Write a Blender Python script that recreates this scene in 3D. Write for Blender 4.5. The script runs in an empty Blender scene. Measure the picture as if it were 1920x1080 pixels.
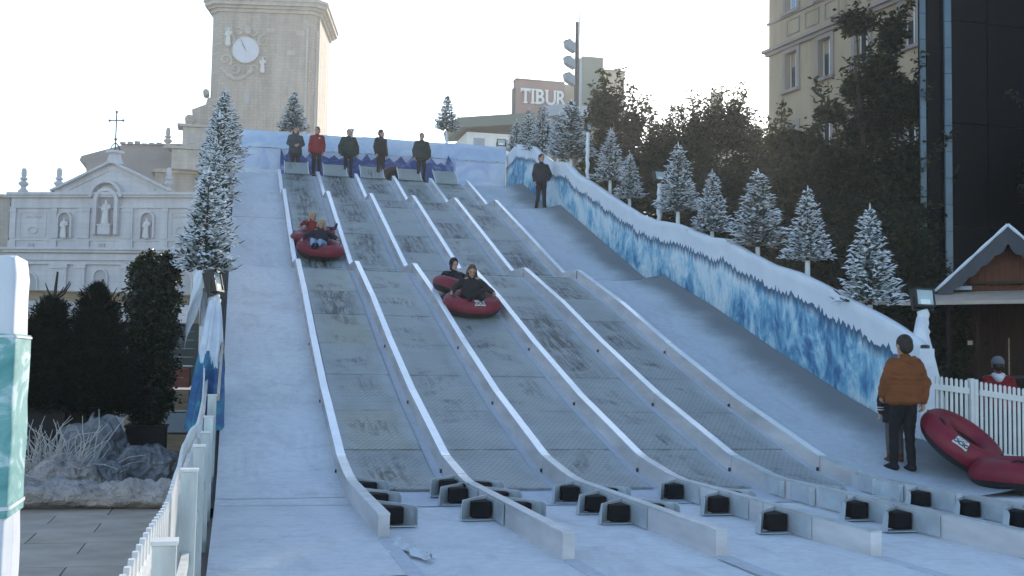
import bpy, bmesh, math, random
import numpy as np
from mathutils import Vector, Matrix, noise

R = math.radians
random.seed(7)
rng = np.random.default_rng(7)
SC = bpy.context.scene
COL = SC.collection

# ------------------------------------------------------------------ camera
SUN_EL, SUN_AZ = R(17.5), R(26.0)          # azimuth measured from +Y towards +X
cam_d = bpy.data.cameras.new("camera")
cam = bpy.data.objects.new("camera", cam_d)
COL.objects.link(cam)
SC.camera = cam
cam_d.sensor_width = 36.0
cam_d.lens = 36.0 * 2100.4 / 1920.0
cam_d.clip_end = 2500
cam_d.clip_start = 0.05
yaw, pit, rol = R(13.951), R(3.874), R(1.0438)
fw = Vector((math.sin(yaw) * math.cos(pit), math.cos(yaw) * math.cos(pit), math.sin(pit)))
rt0 = Vector((math.cos(yaw), -math.sin(yaw), 0))
up0 = rt0.cross(fw)
rt = rt0 * math.cos(rol) + up0 * math.sin(rol)
up = -rt0 * math.sin(rol) + up0 * math.cos(rol)
cam.matrix_world = Matrix(((rt.x, up.x, -fw.x, 0), (rt.y, up.y, -fw.y, 0), (rt.z, up.z, -fw.z, 1.5), (0, 0, 0, 1)))

# ------------------------------------------------------------------ world, sun, exposure
world = bpy.data.worlds.new("World")
SC.world = world
world.use_nodes = True
wn = world.node_tree
bg = wn.nodes["Background"]
sky = wn.nodes.new("ShaderNodeTexSky")
sky.sky_type = 'NISHITA'
sky.sun_disc = False
sky.sun_elevation = SUN_EL
sky.sun_rotation = SUN_AZ
sky.air_density = 1.0
sky.dust_density = .3
sky.ozone_density = 1.6
wn.links.new(sky.outputs[0], bg.inputs[0])
bg.inputs[1].default_value = 0.14
sun_d = bpy.data.lights.new("sun", 'SUN')
sun_d.energy = 2.6
sun_d.angle = R(0.5)
sun_d.color = (1.0, 0.90, 0.76)
sun = bpy.data.objects.new("sun", sun_d)
COL.objects.link(sun)
sdir = Vector((math.sin(SUN_AZ) * math.cos(SUN_EL), math.cos(SUN_AZ) * math.cos(SUN_EL), math.sin(SUN_EL)))
sun.rotation_euler = sdir.to_track_quat('Z', 'Y').to_euler()
vs = SC.view_settings
vs.view_transform = 'Standard'
vs.look = 'None'
vs.gamma = 1
vs.exposure = 1.2
vs.use_curve_mapping = False
SC.cycles.volume_bounces = 1
SC.cycles.max_bounces = 6

# ------------------------------------------------------------------ materials
MATS = {}


class NT:
    """small wrapper for building node trees"""
    def __init__(s, name):
        m = bpy.data.materials.new(name)
        m.use_nodes = True
        s.m, s.t = m, m.node_tree
        s.p = s.t.nodes["Principled BSDF"]
        MATS[name] = m

    def n(s, typ, **kw):
        nd = s.t.nodes.new(typ)
        for k, v in kw.items():
            if k.startswith('i_'):
                nd.inputs[k[2:].replace('_', ' ')].default_value = v
            else:
                setattr(nd, k, v)
        return nd

    def l(s, a, b):
        s.t.links.new(a, b)

    def co(s, kind='Object', scale=(1, 1, 1), rot=(0, 0, 0)):
        tc = s.n("ShaderNodeTexCoord")
        mp = s.n("ShaderNodeMapping")
        mp.inputs['Scale'].default_value = scale
        mp.inputs['Rotation'].default_value = rot
        s.l(tc.outputs[kind], mp.inputs['Vector'])
        return mp.outputs['Vector']

    def noise(s, vec, scale, detail=5, rough=.55, dist=0.0):
        nd = s.n("ShaderNodeTexNoise")
        nd.inputs['Scale'].default_value = scale
        nd.inputs['Detail'].default_value = detail
        nd.inputs['Roughness'].default_value = rough
        nd.inputs['Distortion'].default_value = dist
        s.l(vec, nd.inputs['Vector'])
        return nd.outputs[0]

    def ramp(s, fac, stops):
        r = s.n("ShaderNodeValToRGB")
        els = r.color_ramp.elements
        while len(els) < len(stops):
            els.new(0.5)
        for e, (p, c) in zip(els, stops):
            e.position = p
            e.color = (c[0], c[1], c[2], 1) if isinstance(c, (tuple, list)) else (c, c, c, 1)
        s.l(fac, r.inputs[0])
        return r.outputs[0]

    def mix(s, fac, a, b, mode='MIX'):
        nd = s.n("ShaderNodeMix")
        nd.data_type = 'RGBA'
        nd.blend_type = mode
        for sock, v in ((nd.inputs[0], fac), (nd.inputs[6], a), (nd.inputs[7], b)):
            if hasattr(v, 'is_linked') or hasattr(v, 'links'):
                s.l(v, sock)
            elif isinstance(v, (int, float)):
                sock.default_value = v
            else:
                sock.default_value = (v[0], v[1], v[2], 1)
        return nd.outputs[2]

    def math(s, op, a, b=None):
        nd = s.n("ShaderNodeMath")
        nd.operation = op
        for i, v in enumerate((a, b)):
            if v is None:
                continue
            if isinstance(v, (int, float)):
                nd.inputs[i].default_value = v
            else:
                s.l(v, nd.inputs[i])
        return nd.outputs[0]

    def bump(s, h, strength=.3, dist=.02):
        b = s.n("ShaderNodeBump")
        b.inputs['Strength'].default_value = strength
        b.inputs['Distance'].default_value = dist
        s.l(h, b.inputs['Height'])
        s.l(b.outputs[0], s.p.inputs['Normal'])

    def col(s, c):
        if isinstance(c, (tuple, list)):
            s.p.inputs['Base Color'].default_value = (*c, 1)
        else:
            s.l(c, s.p.inputs['Base Color'])


def M(name, c, rough=.75, var=.18, scale=3.0, bump=.15, bscale=30.0, bdist=.01, metal=0.0, spec=.4, c2=None, stretch=(1, 1, 1)):
    n = NT(name)
    v = n.co('Object', stretch)
    f = n.noise(v, scale, 6, .6)
    hi = c2 if c2 else tuple(min(1, x * (1 + var)) for x in c)
    lo = tuple(x * (1 - var) for x in c)
    n.col(n.ramp(f, [(.3, lo), (.7, hi)]))
    n.p.inputs['Roughness'].default_value = rough
    n.p.inputs['Metallic'].default_value = metal
    n.p.inputs['Specular IOR Level'].default_value = spec
    if bump:
        n.bump(n.noise(v, bscale, 4), bump, bdist)
    return n.m


def carpet(name, c, stain, amt, wr=.35, edge=None):
    n = NT(name)
    v = n.co()
    big = n.noise(v, .35, 6, .6, .6)
    fine = n.noise(v, 9, 5, .7)
    st = n.noise(n.co('Object', (1.6, .6, 1)), 1.1, 9, .72, .8)
    base = n.mix(n.ramp(big, [(.3, 0), (.7, 1)]), tuple(x * .9 for x in c), c)
    base = n.mix(n.ramp(fine, [(.35, .3), (.6, 0)]), base, tuple(x * .6 for x in c))
    base = n.mix(n.math('MULTIPLY', n.ramp(st, [(.5, 0), (.75, 1)]), amt), base, stain)
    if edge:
        # carpet blends to darker grey towards the wall, with a wavering edge
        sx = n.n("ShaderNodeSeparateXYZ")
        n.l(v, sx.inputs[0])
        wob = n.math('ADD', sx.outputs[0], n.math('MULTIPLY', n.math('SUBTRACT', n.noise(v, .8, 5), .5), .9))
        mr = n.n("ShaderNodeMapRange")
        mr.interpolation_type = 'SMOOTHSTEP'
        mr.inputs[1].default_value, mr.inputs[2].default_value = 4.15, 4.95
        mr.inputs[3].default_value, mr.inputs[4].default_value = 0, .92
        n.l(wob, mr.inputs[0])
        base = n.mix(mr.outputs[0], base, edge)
    n.col(base)
    n.p.inputs['Roughness'].default_value = .82
    n.p.inputs['Specular IOR Level'].default_value = .25
    w = n.noise(n.co('Object', (.55, 2.4, 1), (0, 0, .12)), 1.3, 4, .5, 1.2)
    h = n.math('ADD', n.math('MULTIPLY', n.ramp(w, [(.56, 0), (.62, 1), (.68, 0)]), wr), n.math('MULTIPLY', fine, .12))
    n.bump(h, .5, .03)
    return n.m


carpet('snow_carpet', (.80, .81, .82), (.44, .45, .45), .6, .8)
carpet('lane_carpet', (.64, .66, .71), (.40, .42, .45), .5, .1)
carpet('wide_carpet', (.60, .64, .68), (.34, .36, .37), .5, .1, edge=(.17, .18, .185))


def mat_material(name, c, dark, seed, wet):
    n = NT(name)
    v = n.co()
    # perforated tiles: staggered dark slots
    br = n.n("ShaderNodeTexBrick")
    br.inputs['Scale'].default_value = 1.0
    br.inputs['Brick Width'].default_value = .075
    br.inputs['Row Height'].default_value = .062
    br.inputs['Mortar Size'].default_value = .019
    br.inputs['Mortar Smooth'].default_value = .35
    br.inputs['Color1'].default_value = (0, 0, 0, 1)
    br.inputs['Color2'].default_value = (.25, .25, .25, 1)
    br.inputs['Mortar'].default_value = (1, 1, 1, 1)
    n.l(v, br.inputs['Vector'])
    slots = br.outputs['Color']
    off = n.n("ShaderNodeVectorMath", operation='ADD')
    off.inputs[1].default_value = (seed * 7.3, seed * 3.1, 0)
    n.l(v, off.inputs[0])
    o = off.outputs[0]
    mp = n.n("ShaderNodeMapping")
    mp.inputs['Scale'].default_value = (13, 1.5, 1)
    n.l(o, mp.inputs[0])
    streak = n.noise(mp.outputs[0], 1.0, 9, .72, .3)
    blot = n.noise(o, 1.05, 5, .62, .8)
    fine = n.noise(o, 14, 4, .7)
    d = n.math('MULTIPLY', n.ramp(streak, [(.42, 0), (.58, 1)]), n.ramp(blot, [(.5 - wet, 0), (.68 - wet, 1)]))
    d = n.math('MULTIPLY', d, n.math('ADD', .6, fine))
    tcg = n.n("ShaderNodeTexCoord")
    sg = n.n("ShaderNodeSeparateXYZ")
    n.l(tcg.outputs['Generated'], sg.inputs[0])
    cen = n.math('SUBTRACT', 1.0, n.math('MULTIPLY', n.math('ABSOLUTE', n.math('SUBTRACT', n.math('ADD', sg.outputs[0], n.math('MULTIPLY', n.math('SUBTRACT', blot, .5), .5)), .5)), 2.0))
    d = n.math('MULTIPLY', d, n.ramp(cen, [(.2, 0), (.6, 1)]))
    joint = n.ramp(sg.outputs[1], [(0, .55), (.02, .1), (.5, 0), (.97, .12), (1, .6)])
    d = n.math('MAXIMUM', d, n.math('MULTIPLY', joint, n.ramp(n.noise(o, 4, 3), [(.4, .1), (.6, 1)])))
    base = n.mix(n.ramp(n.noise(o, 1.4, 6, .65), [(.3, 0), (.7, 1)]), tuple(x * .78 for x in c), c)
    base = n.mix(n.ramp(n.noise(o, .5, 3), [(.5, 0), (.75, .4)]), base, (c[0] * 1.05, c[1] * 1.02, c[2] * .72))
    base = n.mix(n.ramp(slots, [(.2, .42), (.8, 0)]), base, tuple(x * .3 for x in c))
    base = n.mix(n.ramp(cen, [(.0, .55), (.35, 0)]), base, (.46, .50, .53))
    base = n.mix(d, base, dark)
    n.col(base)
    n.p.inputs['Roughness'].default_value = .55
    n.bump(n.math('ADD', slots, n.math('MULTIPLY', fine, .3)), .5, .012)
    return n.m


MATM = [mat_material('mat_grey_a', (.35, .385, .375), (.05, .06, .058), 1, .0),
        mat_material('mat_grey_b', (.33, .365, .355), (.03, .04, .038), 1, .10),
        mat_material('mat_grey_c', (.365, .40, .385), (.06, .07, .06), 1, -.02),
        mat_material('mat_olive', (.365, .385, .325), (.05, .06, .05), 1, .02),
        mat_material('mat_dark', (.30, .335, .325), (.02, .028, .027), 1, .22)]

M('rail_white', (.68, .67, .66), .5, .12, 2.0, .25, 18, .01, c2=(.80, .79, .78), stretch=(1, .3, 1))
M('rail_cap', (.86, .88, .90), .22, .06, 5, .12, 25, .003, spec=.9)
M('rail_side', (.62, .58, .57), .6, .26, 1.5, .2, 12, .01, stretch=(1, .4, 2))
M('galvanised', (.60, .63, .64), .3, .18, 4, .15, 9, .01, metal=.25)
M('rubber_black', (.010, .010, .011), .8, .3, 8, .3, 40, spec=.15)
M('ground_stone', (.30, .27, .24), .85, .22, .6, .3, 25, .01)
M('paving_stone', (.46, .37, .29), .82, .22, 1.7, .3, 30, .006)
M('wood_pale', (.36, .26, .17), .75, .3, 3, .3, 20, stretch=(1, 8, 8))
M('wood_brown', (.045, .02, .011), .7, .35, 3, .3, 18, stretch=(8, 8, 1))
M('wood_orange', (.13, .042, .017), .65, .3, 3, .3, 18, stretch=(8, 8, 1))
M('wood_dark', (.022, .018, .017), .8, .3, 3, .3, 18)
M('barrier_dark', (.11, .12, .11), .8, .3, 1, .2, 12)
M('brick_red', (.28, .10, .07), .85, .3, 5, .3, 20)
M('fence_white', (.72, .71, .68), .5, .1, 4, .2, 25, .004)
M('post_weathered', (.55, .58, .56), .65, .25, 3, .3, 20, .006, stretch=(3, 3, .6))
M('pole_wrap', (.78, .80, .83), .75, .12, 4, .6, 14, .03)
M('lamp_black', (.02, .02, .022), .45, .2, 6, .05)
M('lamp_glass', (.45, .55, .56), .18, .15, 3, 0, spec=.8)
M('lamp_reflector', (.75, .78, .74), .3, .1, 3, 0, metal=.4)
M('church_stone', (.60, .58, .60), .85, .08, .25, .2, 1.5, .1)
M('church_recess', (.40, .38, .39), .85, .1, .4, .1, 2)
M('statue_stone', (.62, .60, .58), .85, .12, 1.2, .3, 3, .1)
M('tower_stone', (.46, .39, .33), .9, .12, .22, .3, .8, .15)
M('tower_pale', (.52, .46, .40), .9, .12, .3, .3, 1, .12)
M('roof_dull', (.33, .28, .26), .9, .15, .3, .3, 2, .15)
M('clock_face', (.58, .59, .64), .5, .04, 1, 0)
M('iron', (.06, .06, .065), .5, .2, 4, .1, metal=.5)
M('hotel_pink', (.40, .255, .22), .85, .1, .3, .2, 1)
M('hotel_cream', (.52, .42, .32), .85, .1, .3, .2, 1)
M('hotel_green', (.20, .215, .18), .8, .12, .3, .2, 1)
M('hotel_slab', (.36, .40, .45), .7, .08, .3, .1, 1)
M('letter_white', (.85, .82, .78), .6, .06, 2, 0)
M('tan_render', (.44, .34, .235), .9, .07, .3, .25, 6, .02)
M('tan_trim', (.30, .255, .23), .85, .1, .8, .2, 6, .02)
M('win_white', (.70, .71, .72), .5, .05, 2, 0)
M('blind_tan', (.36, .27, .2), .7, .1, 2, .4, 6, .02, stretch=(.1, .1, 8))
M('glass_dark', (.035, .045, .055), .08, .3, .6, 0, spec=.9)
M('glass_sky', (.30, .45, .70), .12, .15, .6, 0, spec=.9)
M('tower_black', (.006, .006, .007), .6, .25, .5, .1, 3, spec=.12)
M('strip_blue', (.10, .155, .20), .3, .3, .8, .1, 2, spec=.6)
M('canvas_shade', (.07, .075, .08), .8, .2, 1, .2, 10)
M('skin', (.50, .29, .20), .55, .08, 8, .1, 60, .002)
M('hair_dark', (.022, .014, .010), .6, .3, 30, .4, 90, .004)
M('hair_blond', (.42, .33, .24), .55, .25, 30, .4, 90, .004)
M('hair_grey', (.09, .075, .065), .6, .2, 30, .4, 90, .004)
M('hair_brown', (.09, .045, .025), .6, .3, 30, .4, 90, .004)
for nm, c in {'cloth_black': (.014, .015, .02), 'cloth_green': (.012, .030, .026), 'cloth_red': (.22, .014, .018),
              'cloth_slate': (.05, .058, .068), 'cloth_orange': (.20, .062, .017), 'cloth_trousers': (.010, .010, .013),
              'cloth_jeans': (.26, .38, .55), 'cloth_greytrousers': (.11, .105, .10), 'cloth_white': (.62, .62, .65),
              'cloth_cap': (.16, .16, .18), 'cloth_navy': (.010, .013, .024), 'boot_brown': (.13, .05, .025),
              'boot_black': (.012, .012, .014), 'shoe_purple': (.05, .02, .045), 'mitt_grey': (.22, .20, .17), 'cloth_wine': (.16, .02, .03)}.items():
    M(nm, c, .8, .22, 6, .35, 55, .006, spec=.25)
M('tube_red', (.20, .006, .022), .5, .2, 2.5, .35, 14, .02, spec=.45)
M('tube_black', (.018, .016, .018), .55, .3, 5, .3, 25)
M('label_white', (.72, .72, .70), .5, .05, 5, 0)
M('ink_black', (.02, .02, .025), .6, .1, 5, 0)
M('eye_white', (.6, .6, .6), .3, .05, 5, 0)
M('lip', (.30, .10, .09), .5, .05, 5, 0)
M('bark', (.05, .038, .028), .9, .3, 6, .6, 20, .03)
M('plastic_sheet', (.40, .34, .31), .28, .4, 3.5, 1.0, 9, .10, spec=.6)
M('plastic_bag', (.17, .17, .18), .2, .6, 3, 1.0, 8, .08, spec=.7)
M('plastic_white', (.74, .76, .78), .6, .1, 4, .6, 20, .02, spec=.3)
M('twig_white', (.52, .47, .44), .8, .25, 8, .2)
M('soil_black', (.015, .014, .014), .9, .3, 3, .3)
M('awning_pale', (.50, .40, .32), .6, .12, 3, .1)
M('roof_snow', (.70, .74, .80), .7, .08, 2, .4, 6, .03)
M('roof_edge_grey', (.075, .075, .085), .8, .15, 3, .2)


def add_joints(name, w, h, amt):
    m = MATS[name]
    t = m.node_tree
    p = t.nodes['Principled BSDF']
    src = p.inputs['Base Color'].links[0].from_socket
    tc = t.nodes.new("ShaderNodeTexCoord")
    sx = t.nodes.new("ShaderNodeSeparateXYZ")
    cb_ = t.nodes.new("ShaderNodeCombineXYZ")
    ad = t.nodes.new("ShaderNodeMath")
    t.links.new(tc.outputs['Object'], sx.inputs[0])
    t.links.new(sx.outputs[0], ad.inputs[0])
    t.links.new(sx.outputs[1], ad.inputs[1])
    t.links.new(ad.outputs[0], cb_.inputs[0])
    t.links.new(sx.outputs[2], cb_.inputs[1])
    br = t.nodes.new("ShaderNodeTexBrick")
    br.inputs['Scale'].default_value = 1
    br.inputs['Brick Width'].default_value = w
    br.inputs['Row Height'].default_value = h
    br.inputs['Mortar Size'].default_value = .03
    br.inputs['Color1'].default_value = (1, 1, 1, 1)
    br.inputs['Color2'].default_value = (1 - amt,) * 3 + (1,)
    br.inputs['Mortar'].default_value = (1 - amt * 1.6,) * 3 + (1,)
    t.links.new(cb_.outputs[0], br.inputs['Vector'])
    mx = t.nodes.new("ShaderNodeMix")
    mx.data_type = 'RGBA'
    mx.blend_type = 'MULTIPLY'
    mx.inputs[0].default_value = 1
    t.links.new(src, mx.inputs[6])
    t.links.new(br.outputs['Color'], mx.inputs[7])
    # rain streaks
    ns = t.nodes.new("ShaderNodeTexNoise")
    mp = t.nodes.new("ShaderNodeMapping")
    mp.inputs['Scale'].default_value = (1.2, .12, 1)
    ns.inputs['Scale'].default_value = .8
    ns.inputs['Detail'].default_value = 7
    ns.inputs['Roughness'].default_value = .65
    t.links.new(cb_.outputs[0], mp.inputs[0])
    t.links.new(mp.outputs[0], ns.inputs['Vector'])
    rp = t.nodes.new("ShaderNodeValToRGB")
    rp.color_ramp.elements[0].position = .38
    rp.color_ramp.elements[0].color = (1 - amt * 2, 1 - amt * 2, 1 - amt * 2.1, 1)
    rp.color_ramp.elements[1].position = .6
    rp.color_ramp.elements[1].color = (1, 1, 1, 1)
    t.links.new(ns.outputs[0], rp.inputs[0])
    m2 = t.nodes.new("ShaderNodeMix")
    m2.data_type = 'RGBA'
    m2.blend_type = 'MULTIPLY'
    m2.inputs[0].default_value = 1
    t.links.new(mx.outputs[2], m2.inputs[6])
    t.links.new(rp.outputs[0], m2.inputs[7])
    t.links.new(m2.outputs[2], p.inputs['Base Color'])


add_joints('tower_stone', .75, .36, .12)
add_joints('tower_pale', .9, .45, .10)
add_joints('church_stone', 1.1, .5, .07)
add_joints('tan_render', 30, 30, .10)


def leaf_material(name, c, c2, gloss):
    n = NT(name)
    oi = n.n("ShaderNodeNewGeometry")
    f = oi.outputs['Random Per Island']
    n.col(n.ramp(f, [(.0, tuple(x * .6 for x in c)), (.6, c), (.93, c2), (1.0, tuple(x * 1.2 for x in c2))]))
    n.p.inputs['Roughness'].default_value = gloss
    n.p.inputs['Specular IOR Level'].default_value = .3
    n.p.inputs['Transmission Weight'].default_value = 0
    tr = n.n("ShaderNodeBsdfTranslucent")
    tr.inputs[0].default_value = (c2[0] * 1.5, c2[1] * 1.6, c2[2] * .7, 1)
    mx = n.n("ShaderNodeMixShader")
    mx.inputs[0].default_value = .2
    n.l(n.p.outputs[0], mx.inputs[1])
    n.l(tr.outputs[0], mx.inputs[2])
    n.l(mx.outputs[0], n.t.nodes["Material Output"].inputs[0])
    return n.m


leaf_material('leaf_magnolia', (.008, .016, .010), (.06, .058, .02), .65)
leaf_material('leaf_laurel', (.006, .014, .008), (.04, .06, .03), .25)
leaf_material('leaf_conifer', (.005, .011, .007), (.013, .02, .01), .85)
MATS['leaf_conifer'].node_tree.nodes['Principled BSDF'].inputs['Specular IOR Level'].default_value = .08


def flock():
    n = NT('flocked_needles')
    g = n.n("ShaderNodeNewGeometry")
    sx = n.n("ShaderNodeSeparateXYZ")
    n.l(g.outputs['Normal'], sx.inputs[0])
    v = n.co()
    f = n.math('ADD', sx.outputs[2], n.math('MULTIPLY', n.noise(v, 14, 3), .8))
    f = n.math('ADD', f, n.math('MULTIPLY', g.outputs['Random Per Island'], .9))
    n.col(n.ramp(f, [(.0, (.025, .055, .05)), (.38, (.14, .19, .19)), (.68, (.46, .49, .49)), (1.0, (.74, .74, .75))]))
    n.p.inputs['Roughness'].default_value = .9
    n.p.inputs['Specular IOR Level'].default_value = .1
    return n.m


flock()


def ice_print():
    """printed banner: pale snow cap, saw-toothed dark edge, blue ice face (uv.x = metres along, uv.y = metres below top)"""
    n = NT('ice_print')
    uv = n.n("ShaderNodeUVMap")
    uv.uv_map = 'uv'
    sx = n.n("ShaderNodeSeparateXYZ")
    n.l(uv.outputs[0], sx.inputs[0])
    u, d = sx.outputs[0], sx.outputs[1]

    def vec(su, sd, rot=0):
        mp = n.n("ShaderNodeMapping")
        mp.inputs['Scale'].default_value = (su, sd, 1)
        mp.inputs['Rotation'].default_value = (0, 0, rot)
        n.l(uv.outputs[0], mp.inputs[0])
        return mp.outputs[0]
    warp = n.noise(vec(.8, .9), 1.3, 5, .6, 1.0)
    a = n.noise(vec(1.1, .7, .6), 1.1, 9, .58, 2.0)
    b = n.noise(vec(2.0, 1.0, -.6), 1.6, 8, .62, 2.2)
    c = n.noise(vec(.5, .35), 1.1, 4, .6, 1.0)
    f = n.math('ADD', n.math('MULTIPLY', a, .6), n.math('MULTIPLY', b, .4))
    f = n.math('ADD', f, n.math('MULTIPLY', n.math('SUBTRACT', c, .5), .8))
    ice = n.ramp(f, [(.32, (.035, .13, .29)), (.40, (.09, .29, .48)), (.47, (.24, .50, .65)), (.53, (.46, .66, .75)), (.62, (.72, .81, .84))])
    crk = n.noise(vec(3.2, .7, .1), 1.7, 6, .7, 4.0)
    ice = n.mix(n.ramp(crk, [(.485, 0), (.5, .55), (.515, 0)]), ice, (.04, .13, .26))
    # saw-tooth edge
    saw1 = n.math('PINGPONG', n.math('ADD', u, n.math('MULTIPLY', n.noise(vec(1.6, 0), 1, 4), .55)), .085)
    saw2 = n.math('PINGPONG', n.math('ADD', u, n.math('MULTIPLY', n.noise(vec(2.3, 0), 1, 4), .4)), .037)
    saw = n.math('ADD', saw1, n.math('MULTIPLY', saw2, .6))
    edge = n.math('ADD', .47, n.math('MULTIPLY', n.math('SUBTRACT', n.noise(vec(1.1, 0), 1, 4), .5), .35))
    tooth = n.math('MULTIPLY', saw, n.math('MULTIPLY', n.ramp(n.noise(vec(1.9, 0), 1.0, 5), [(.35, .1), (.65, 1)]), 1.9))
    e2 = n.math('SUBTRACT', edge, tooth)
    below = n.math('SUBTRACT', d, e2)
    m1 = n.ramp(below, [(0, 0), (.012, 1)])
    dark = n.ramp(below, [(0.0, 1), (.07, .9), (.22, 0)])
    ice = n.mix(dark, ice, (.025, .09, .17))
    snow = n.mix(n.ramp(n.noise(vec(1, 1), 1.5, 5), [(.4, 0), (.7, 1)]), (.74, .77, .82), (.82, .84, .86))
    n.col(n.mix(m1, snow, ice))
    n.p.inputs['Roughness'].default_value = .6
    n.bump(n.noise(vec(1, .5), 2.2, 4, .5, .8), .5, .08)
    return n.m


ice_print()


def backdrop_print(name, stops, sc, band=None):
    n = NT(name)
    v = n.co('Object', (1, 1, 1.6))
    f = n.noise(v, sc, 6, .6, 1.5)
    c = n.ramp(f, stops)
    n.col(c)
    n.p.inputs['Roughness'].default_value = .65
    n.bump(n.noise(n.co('Object', (.8, 1, .5)), 1.6, 3), .4, .1)
    return n.m


backdrop_print('backdrop_pale', [(.3, (.42, .50, .72)), (.5, (.62, .68, .82)), (.7, (.78, .80, .85))], .8)
backdrop_print('backdrop_blue', [(.3, (.38, .50, .72)), (.5, (.54, .64, .80)), (.7, (.70, .76, .84))], .8)
backdrop_print('mountain_blue', [(.3, (.012, .03, .15)), (.5, (.03, .07, .24)), (.62, (.14, .2, .4)), (.75, (.4, .45, .6))], 1.6)
backdrop_print('canvas_teal', [(.3, (.02, .06, .18)), (.5, (.04, .14, .30)), (.62, (.05, .30, .34)), (.75, (.3, .45, .6))], 1.4)
backdrop_print('canvas_white', [(.3, (.6, .63, .70)), (.6, (.76, .78, .82)), (.8, (.82, .83, .85))], 1.5)
backdrop_print('banner_green', [(.35, (.10, .32, .31)), (.52, (.20, .45, .43)), (.6, (.55, .70, .72))], 4)

# ------------------------------------------------------------------ mesh helpers


class MB:
    def __init__(s):
        s.v, s.f = [], []

    def quad(s, a, b, c, d):
        i = len(s.v)
        s.v += [tuple(a), tuple(b), tuple(c), tuple(d)]
        s.f.append((i, i + 1, i + 2, i + 3))
        return s

    def poly(s, pts):
        i = len(s.v)
        s.v += [tuple(p) for p in pts]
        s.f.append(tuple(range(i, i + len(pts))))
        return s

    def box(s, x0, x1, y0, y1, z0, z1):
        i = len(s.v)
        s.v += [(x, y, z) for x in (x0, x1) for y in (y0, y1) for z in (z0, z1)]
        s.f += [tuple(i + k for k in q) for q in ((0, 1, 3, 2), (4, 6, 7, 5), (0, 4, 5, 1), (2, 3, 7, 6), (0, 2, 6, 4), (1, 5, 7, 3))]
        return s

    def bar(s, a, b, w, h=None, upv=(0, 0, 1)):
        h = h or w
        a, b = Vector(a), Vector(b)
        d = (b - a).normalized()
        u = Vector(upv)
        if abs(d.dot(u)) > .98:
            u = Vector((1, 0, 0))
        sd = d.cross(u).normalized()
        u = sd.cross(d)
        i = len(s.v)
        for p in (a, b):
            for q in ((-1, -1), (1, -1), (1, 1), (-1, 1)):
                s.v.append(tuple(p + sd * q[0] * w / 2 + u * q[1] * h / 2))
        s.f += [(i, i + 3, i + 2, i + 1), (i + 4, i + 5, i + 6, i + 7)]
        s.f += [(i + k, i + (k + 1) % 4, i + 4 + (k + 1) % 4, i + 4 + k) for k in range(4)]
        return s

    def tube(s, pts, rad, n=8, cap=True):
        pts = [Vector(p) for p in pts]
        rad = rad if isinstance(rad, (list, tuple)) else [rad] * len(pts)
        i0 = len(s.v)
        prev = Vector((1, 0, 0))
        for k, p in enumerate(pts):
            d = (pts[min(k + 1, len(pts) - 1)] - pts[max(k - 1, 0)])
            d = d.normalized() if d.length > 1e-9 else Vector((0, 0, 1))
            x = prev - d * prev.dot(d)
            if x.length < .1:
                x = Vector((0, 1, 0)) - d * d.y
            x.normalize()
            y = d.cross(x)
            prev = x
            for j in range(n):
                a = 2 * math.pi * j / n
                s.v.append(tuple(p + (x * math.cos(a) + y * math.sin(a)) * rad[k]))
        for k in range(len(pts) - 1):
            for j in range(n):
                a, b = i0 + k * n + j, i0 + k * n + (j + 1) % n
                s.f.append((a, b, b + n, a + n))
        if cap:
            s.f.append(tuple(i0 + j for j in reversed(range(n))))
            s.f.append(tuple(i0 + (len(pts) - 1) * n + j for j in range(n)))
        return s

    def prism(s, pts, d):
        """closed 2-D outline given as 3-D points, extruded by vector d"""
        n = len(pts)
        i = len(s.v)
        d = Vector(d)
        s.v += [tuple(p) for p in pts] + [tuple(Vector(p) + d) for p in pts]
        s.f += [tuple(i + k for k in range(n)), tuple(i + n + k for k in reversed(range(n)))]
        s.f += [(i + k, i + n + k, i + n + (k + 1) % n, i + (k + 1) % n) for k in range(n)]
        return s

    def lathe(s, prof, c=(0, 0, 0), n=16, closed=False):
        i0 = len(s.v)
        for r, z in prof:
            for j in range(n):
                a = 2 * math.pi * j / n
                s.v.append((c[0] + r * math.cos(a), c[1] + r * math.sin(a), c[2] + z))
        m = len(prof)
        for k in range(m if closed else m - 1):
            k2 = (k + 1) % m
            for j in range(n):
                s.f.append((i0 + k * n + j, i0 + k * n + (j + 1) % n, i0 + k2 * n + (j + 1) % n, i0 + k2 * n + j))
        return s

    def ball(s, c, r, n=10, m=6):
        r = r if isinstance(r, (tuple, list)) else (r, r, r)
        i0 = len(s.v)
        for k in range(1, m):
            t = math.pi * k / m
            for j in range(n):
                a = 2 * math.pi * j / n
                s.v.append((c[0] + r[0] * math.sin(t) * math.cos(a), c[1] + r[1] * math.sin(t) * math.sin(a), c[2] + r[2] * math.cos(t)))
        top, bot = len(s.v), len(s.v) + 1
        s.v += [(c[0], c[1], c[2] + r[2]), (c[0], c[1], c[2] - r[2])]
        for k in range(m - 2):
            for j in range(n):
                a, b = i0 + k * n + j, i0 + k * n + (j + 1) % n
                s.f.append((a, a + n, b + n, b))
        for j in range(n):
            s.f.append((top, i0 + j, i0 + (j + 1) % n))
            b = i0 + (m - 2) * n
            s.f.append((bot, b + (j + 1) % n, b + j))
        return s

    def grid(s, fn, nu, nv, thick=None):
        i0 = len(s.v)
        for a in range(nu + 1):
            for b in range(nv + 1):
                s.v.append(tuple(fn(a / nu, b / nv)))
        for a in range(nu):
            for b in range(nv):
                p = i0 + a * (nv + 1) + b
                s.f.append((p, p + nv + 1, p + nv + 2, p + 1))
        return s

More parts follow.
